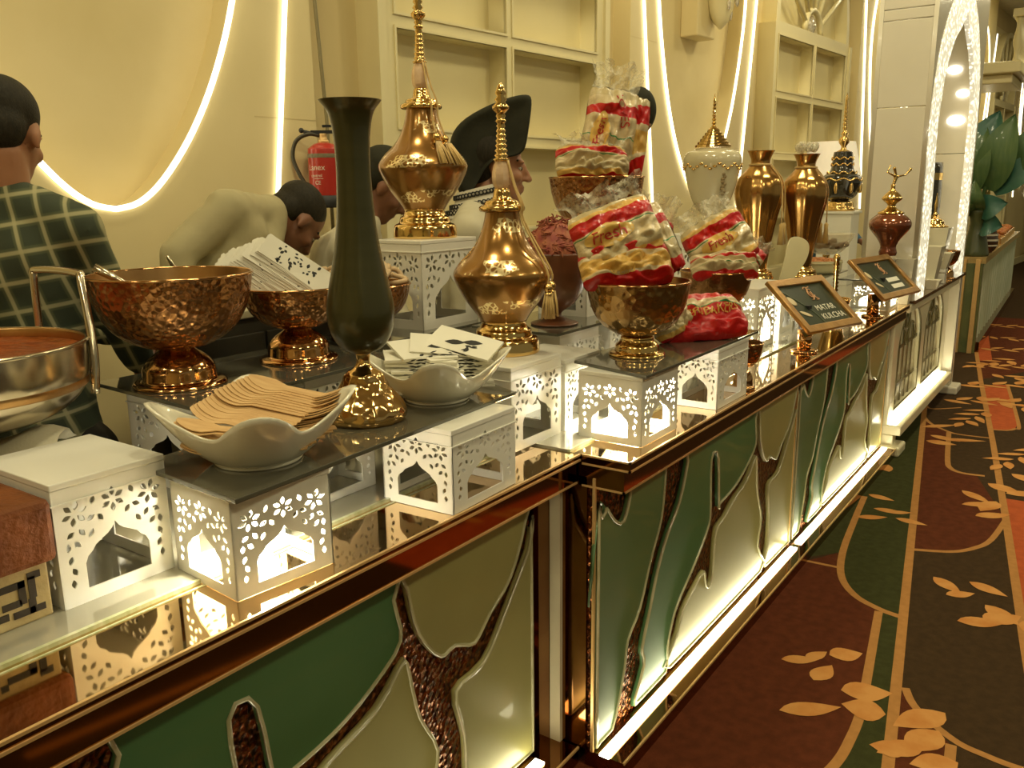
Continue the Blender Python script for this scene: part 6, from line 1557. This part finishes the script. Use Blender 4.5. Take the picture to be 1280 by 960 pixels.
# man in the checked shirt, back turned, head to the right
person('man in a dark green checked shirt with his back turned', (1.062, 2.20, 1.742), D(40), D(22),
    dict(pelvis=(1.06, 2.22, 1.00), chest=(1.02, 2.18, 1.40), neck=(1.035, 2.185, 1.585), shl=(0.94, 2.34, 1.53), shr=(1.105, 2.03, 1.52), ell=(1.10, 2.48, 1.28), elr=(1.205, 2.05, 1.30), wrl=(1.40, 2.42, 1.20), wrr=(1.265, 2.075, 1.175), anl=(1.00, 2.32, 0.08), anr=(1.12, 2.14, 0.08)),
    PLAID, 0.009, 1.0, SKIN, 0.96, hk=0.95)
# man bending forward in the pale shirt
BEIGE = M('pale_khaki_shirt', (0.40, 0.35, 0.19), 0.85, c2=(0.36, 0.31, 0.165), scale=7, bump=0.25, bscale=14)
person('man in a pale khaki shirt bending forward behind the copper bowls', (2.135, 2.43, 1.50), D(-12), D(58),
    dict(pelvis=(1.66, 2.42, 1.06), chest=(1.88, 2.42, 1.40), neck=(2.02, 2.43, 1.53), shl=(2.02, 2.58, 1.46), shr=(1.77, 2.33, 1.545), ell=(2.08, 2.64, 1.24), elr=(1.585, 2.34, 1.42), wrl=(2.06, 2.60, 1.04), wrr=(1.525, 2.30, 1.20), anl=(1.62, 2.52, 0.08), anr=(1.66, 2.32, 0.08)),
    BEIGE, 0.009, 1.0, SKIND, 0.97, True)
tg = thing('serving_tongs', 'slim steel tongs held by the bending man', 'tongs', (1.525, 2.27, 1.375), 0.0)
MB().tube([(0.05, 0.02, -0.09), (0.0, 0.0, 0.0), (-0.03, -0.015, 0.05)], 0.005, 6).build('arm', STEEL, tg)
MB().tube([(0.056, 0.01, -0.09), (0.006, -0.01, 0.0), (-0.03, -0.015, 0.05)], 0.005, 6).build('arm', STEEL, tg)
# chef in the tall black hat
WSH = M('white_chef_cotton', (0.62, 0.57, 0.40), 0.8, c2=(0.57, 0.52, 0.36), scale=8, bump=0.2, bscale=12)
t, HM = person('chef in profile with a tall black hat and black-trimmed white collar', (2.955, 2.13, 1.685), D(-50), D(4),
    dict(pelvis=(2.80, 2.20, 0.98), chest=(2.83, 2.18, 1.34), neck=(2.875, 2.165, 1.525), shl=(3.02, 2.26, 1.45), shr=(2.66, 2.06, 1.435), ell=(3.10, 2.22, 1.18), elr=(2.62, 2.05, 1.16), wrl=(3.02, 2.08, 1.04), wrr=(2.66, 2.06, 1.0), anl=(2.88, 2.26, 0.08), anr=(2.72, 2.14, 0.08)),
    WSH, 0.007, 1.1, SKIN, 0.97, True, hk=1.17)
HATB = M('black_felt', (0.022, 0.022, 0.013), 0.75, c2=(0.03, 0.03, 0.018), scale=14, bump=0.15, bscale=60, spec=0.15)
outl = [(0.092, 0.045), (0.098, 0.09), (0.112, 0.19), (0.098, 0.205), (0.02, 0.190), (-0.09, 0.145), (-0.145, 0.10), (-0.150, 0.04), (-0.130, -0.04), (-0.105, -0.105), (-0.075, -0.10), (-0.045, 0.0), (0.0, 0.035)]
vs = []; fs = []; n = len(outl)
outl = [(x * (1.10 if x < -0.05 else 1.0), z if z < 0.05 else 0.05 + (z - 0.05) * 1.32) for x, z in outl]
prof = [(-0.070, 0.62), (-0.092, 0.86), (-0.095, 1.0), (0.0, 1.03), (0.095, 1.0), (0.092, 0.86), (0.070, 0.62)]
cxh, czh = -0.02, 0.06
for y, s_ in prof:
    for (x, z) in outl: vs.append(HM @ Vector((cxh + (x - cxh) * s_, y * (1.0 if z < 0.12 else 0.8), czh + (z - czh) * s_)))
for i in range(len(prof) - 1):
    for k in range(n): fs.append((i*n+k, i*n+(k+1) % n, (i+1)*n+(k+1) % n, (i+1)*n+k))
fs.append(tuple(range(n))[::-1]); fs.append(tuple((len(prof)-1)*n + k for k in range(n)))
hb = MB().add(vs, fs, None, 0, True).build('tall_hat', HATB, t, fix=True)
sd = hb.modifiers.new('s', 'SUBSURF'); sd.levels = 2; sd.render_levels = 2
# embroidered collar band
cm = MB()
nkv = Vector((2.875, 2.165, 1.525)) - Vector((2.80, 2.20, 0))
CB = M('collar_white', (0.70, 0.65, 0.5), 0.7)
ring = []
for q in range(40):
    a = 2 * PI * q / 40
    ring.append((q, a))
vs = []; fs = []
for q, a in ring:
    for (rr, zz) in ((0.086, 0.085), (0.096, 0.04), (0.140, -0.02)):
        vs.append(nkv + Vector((rr * math.cos(a), rr * math.sin(a), zz + 0.02 * math.cos(a + 0.9))))
for q in range(40):
    q2 = (q + 1) % 40
    for j in range(2): fs.append((q*3+j, q2*3+j, q2*3+j+1, q*3+j+1))
co = MB().add(vs, fs, None, 0, True).build('collar', CB, t)
em = MB()
for q in range(40):
    for j, (rr, zz) in enumerate(((0.093, 0.062), (0.110, 0.025), (0.128, 0.002))):
        a = 2 * PI * (q + 0.5 * j) / 40
        c = nkv + Vector((rr * math.cos(a), rr * math.sin(a), zz + 0.02 * math.cos(a + 0.9)))
        em.tube([c + Vector((0.0085 * math.cos(f) * -math.sin(a), 0.0085 * math.cos(f) * math.cos(a), 0.0085 * math.sin(f))) + Vector((math.cos(a), math.sin(a), 0.3)) * 0.004 for f in [k * 1.047 for k in range(6)]], 0.0034, 4, closed=True)
em.build('embroidery', INK, co)
# second chef behind the vase
t, HM = person('chef in white with a black skull cap, bowed behind the dark vase', (2.52, 2.36, 1.615), D(-42), D(38),
    dict(pelvis=(2.30, 2.45, 1.0), chest=(2.36, 2.42, 1.33), neck=(2.44, 2.39, 1.475), shl=(2.56, 2.50, 1.40), shr=(2.26, 2.30, 1.385), ell=(2.62, 2.42, 1.15), elr=(2.24, 2.24, 1.14), wrl=(2.56, 2.28, 1.0), wrr=(2.34, 2.12, 1.02), anl=(2.36, 2.52, 0.08), anr=(2.24, 2.40, 0.08)),
    WSH, 0.010, 1.0, SKIND, 0.97, True)
h = MB(); h.ell((-0.022, 0, 0.062), (0.108, 0.090, 0.092), HM, 0, 24, 16); h.ell((-0.055, 0, 0.02), (0.075, 0.084, 0.08), HM)
ob('skull_cap', remesh(h, 'cap', 0.009, 2), t, HATB)
# worker in black cap behind the highest bread
t, HM = person('worker in a black cap half hidden behind the highest bread bowl', (4.47, 2.25, 1.98), D(-140), D(20),
    dict(pelvis=(4.22, 2.40, 1.05), chest=(4.26, 2.36, 1.55), neck=(4.38, 2.32, 1.79), shl=(4.12, 2.26, 1.66), shr=(4.36, 2.50, 1.66), ell=(4.08, 2.2, 1.4), elr=(4.34, 2.52, 1.4), wrl=(4.10, 2.10, 1.2), wrr=(4.24, 2.4, 1.2), anl=(4.16, 2.36, 0.08), anr=(4.28, 2.46, 0.08)),
    WSH, 0.012, 1.0, SKIND, 0.97, True)
h = MB(); h.ell((-0.015, 0, 0.03), (0.118, 0.10, 0.13), HM, 0, 24, 16)
ob('cap', remesh(h, 'cap', 0.01, 2), t, HATB)
# person in pale clothes at the pot
person('person in a pale shirt standing behind the steel cooking pot', (0.48, 2.20, 1.70), D(-60), D(10),
    dict(pelvis=(0.52, 2.38, 0.98), chest=(0.52, 2.36, 1.36), neck=(0.51, 2.33, 1.54), shl=(0.70, 2.30, 1.45), shr=(0.36, 2.24, 1.45), ell=(0.828, 2.115, 1.36), elr=(0.30, 2.2, 1.2), wrl=(0.66, 2.13, 1.34), wrr=(0.36, 2.1, 1.1), anl=(0.58, 2.46, 0.08), anr=(0.44, 2.34, 0.08)),
    M('pale_linen_shirt', (0.60, 0.55, 0.36), 0.85, c2=(0.55, 0.5, 0.32), scale=7), 0.012, 1.0, SKIND)
# person in blue far behind
person('person in a blue shirt reaching behind the black ewer', (8.50, 2.18, 1.50), D(-100), D(40),
    dict(pelvis=(8.6, 2.36, 0.85), chest=(8.57, 2.33, 1.2), neck=(8.53, 2.25, 1.36), shl=(8.72, 2.28, 1.3), shr=(8.38, 2.24, 1.34), ell=(8.7, 2.1, 1.15), elr=(8.12, 2.22, 1.50), wrl=(8.6, 2.0, 1.1), wrr=(7.98, 2.24, 1.58), anl=(8.66, 2.42, 0.08), anr=(8.52, 2.36, 0.08)),
    M('blue_shirt', (0.03, 0.09, 0.16), 0.8), 0.014, 1.0, SKIND)
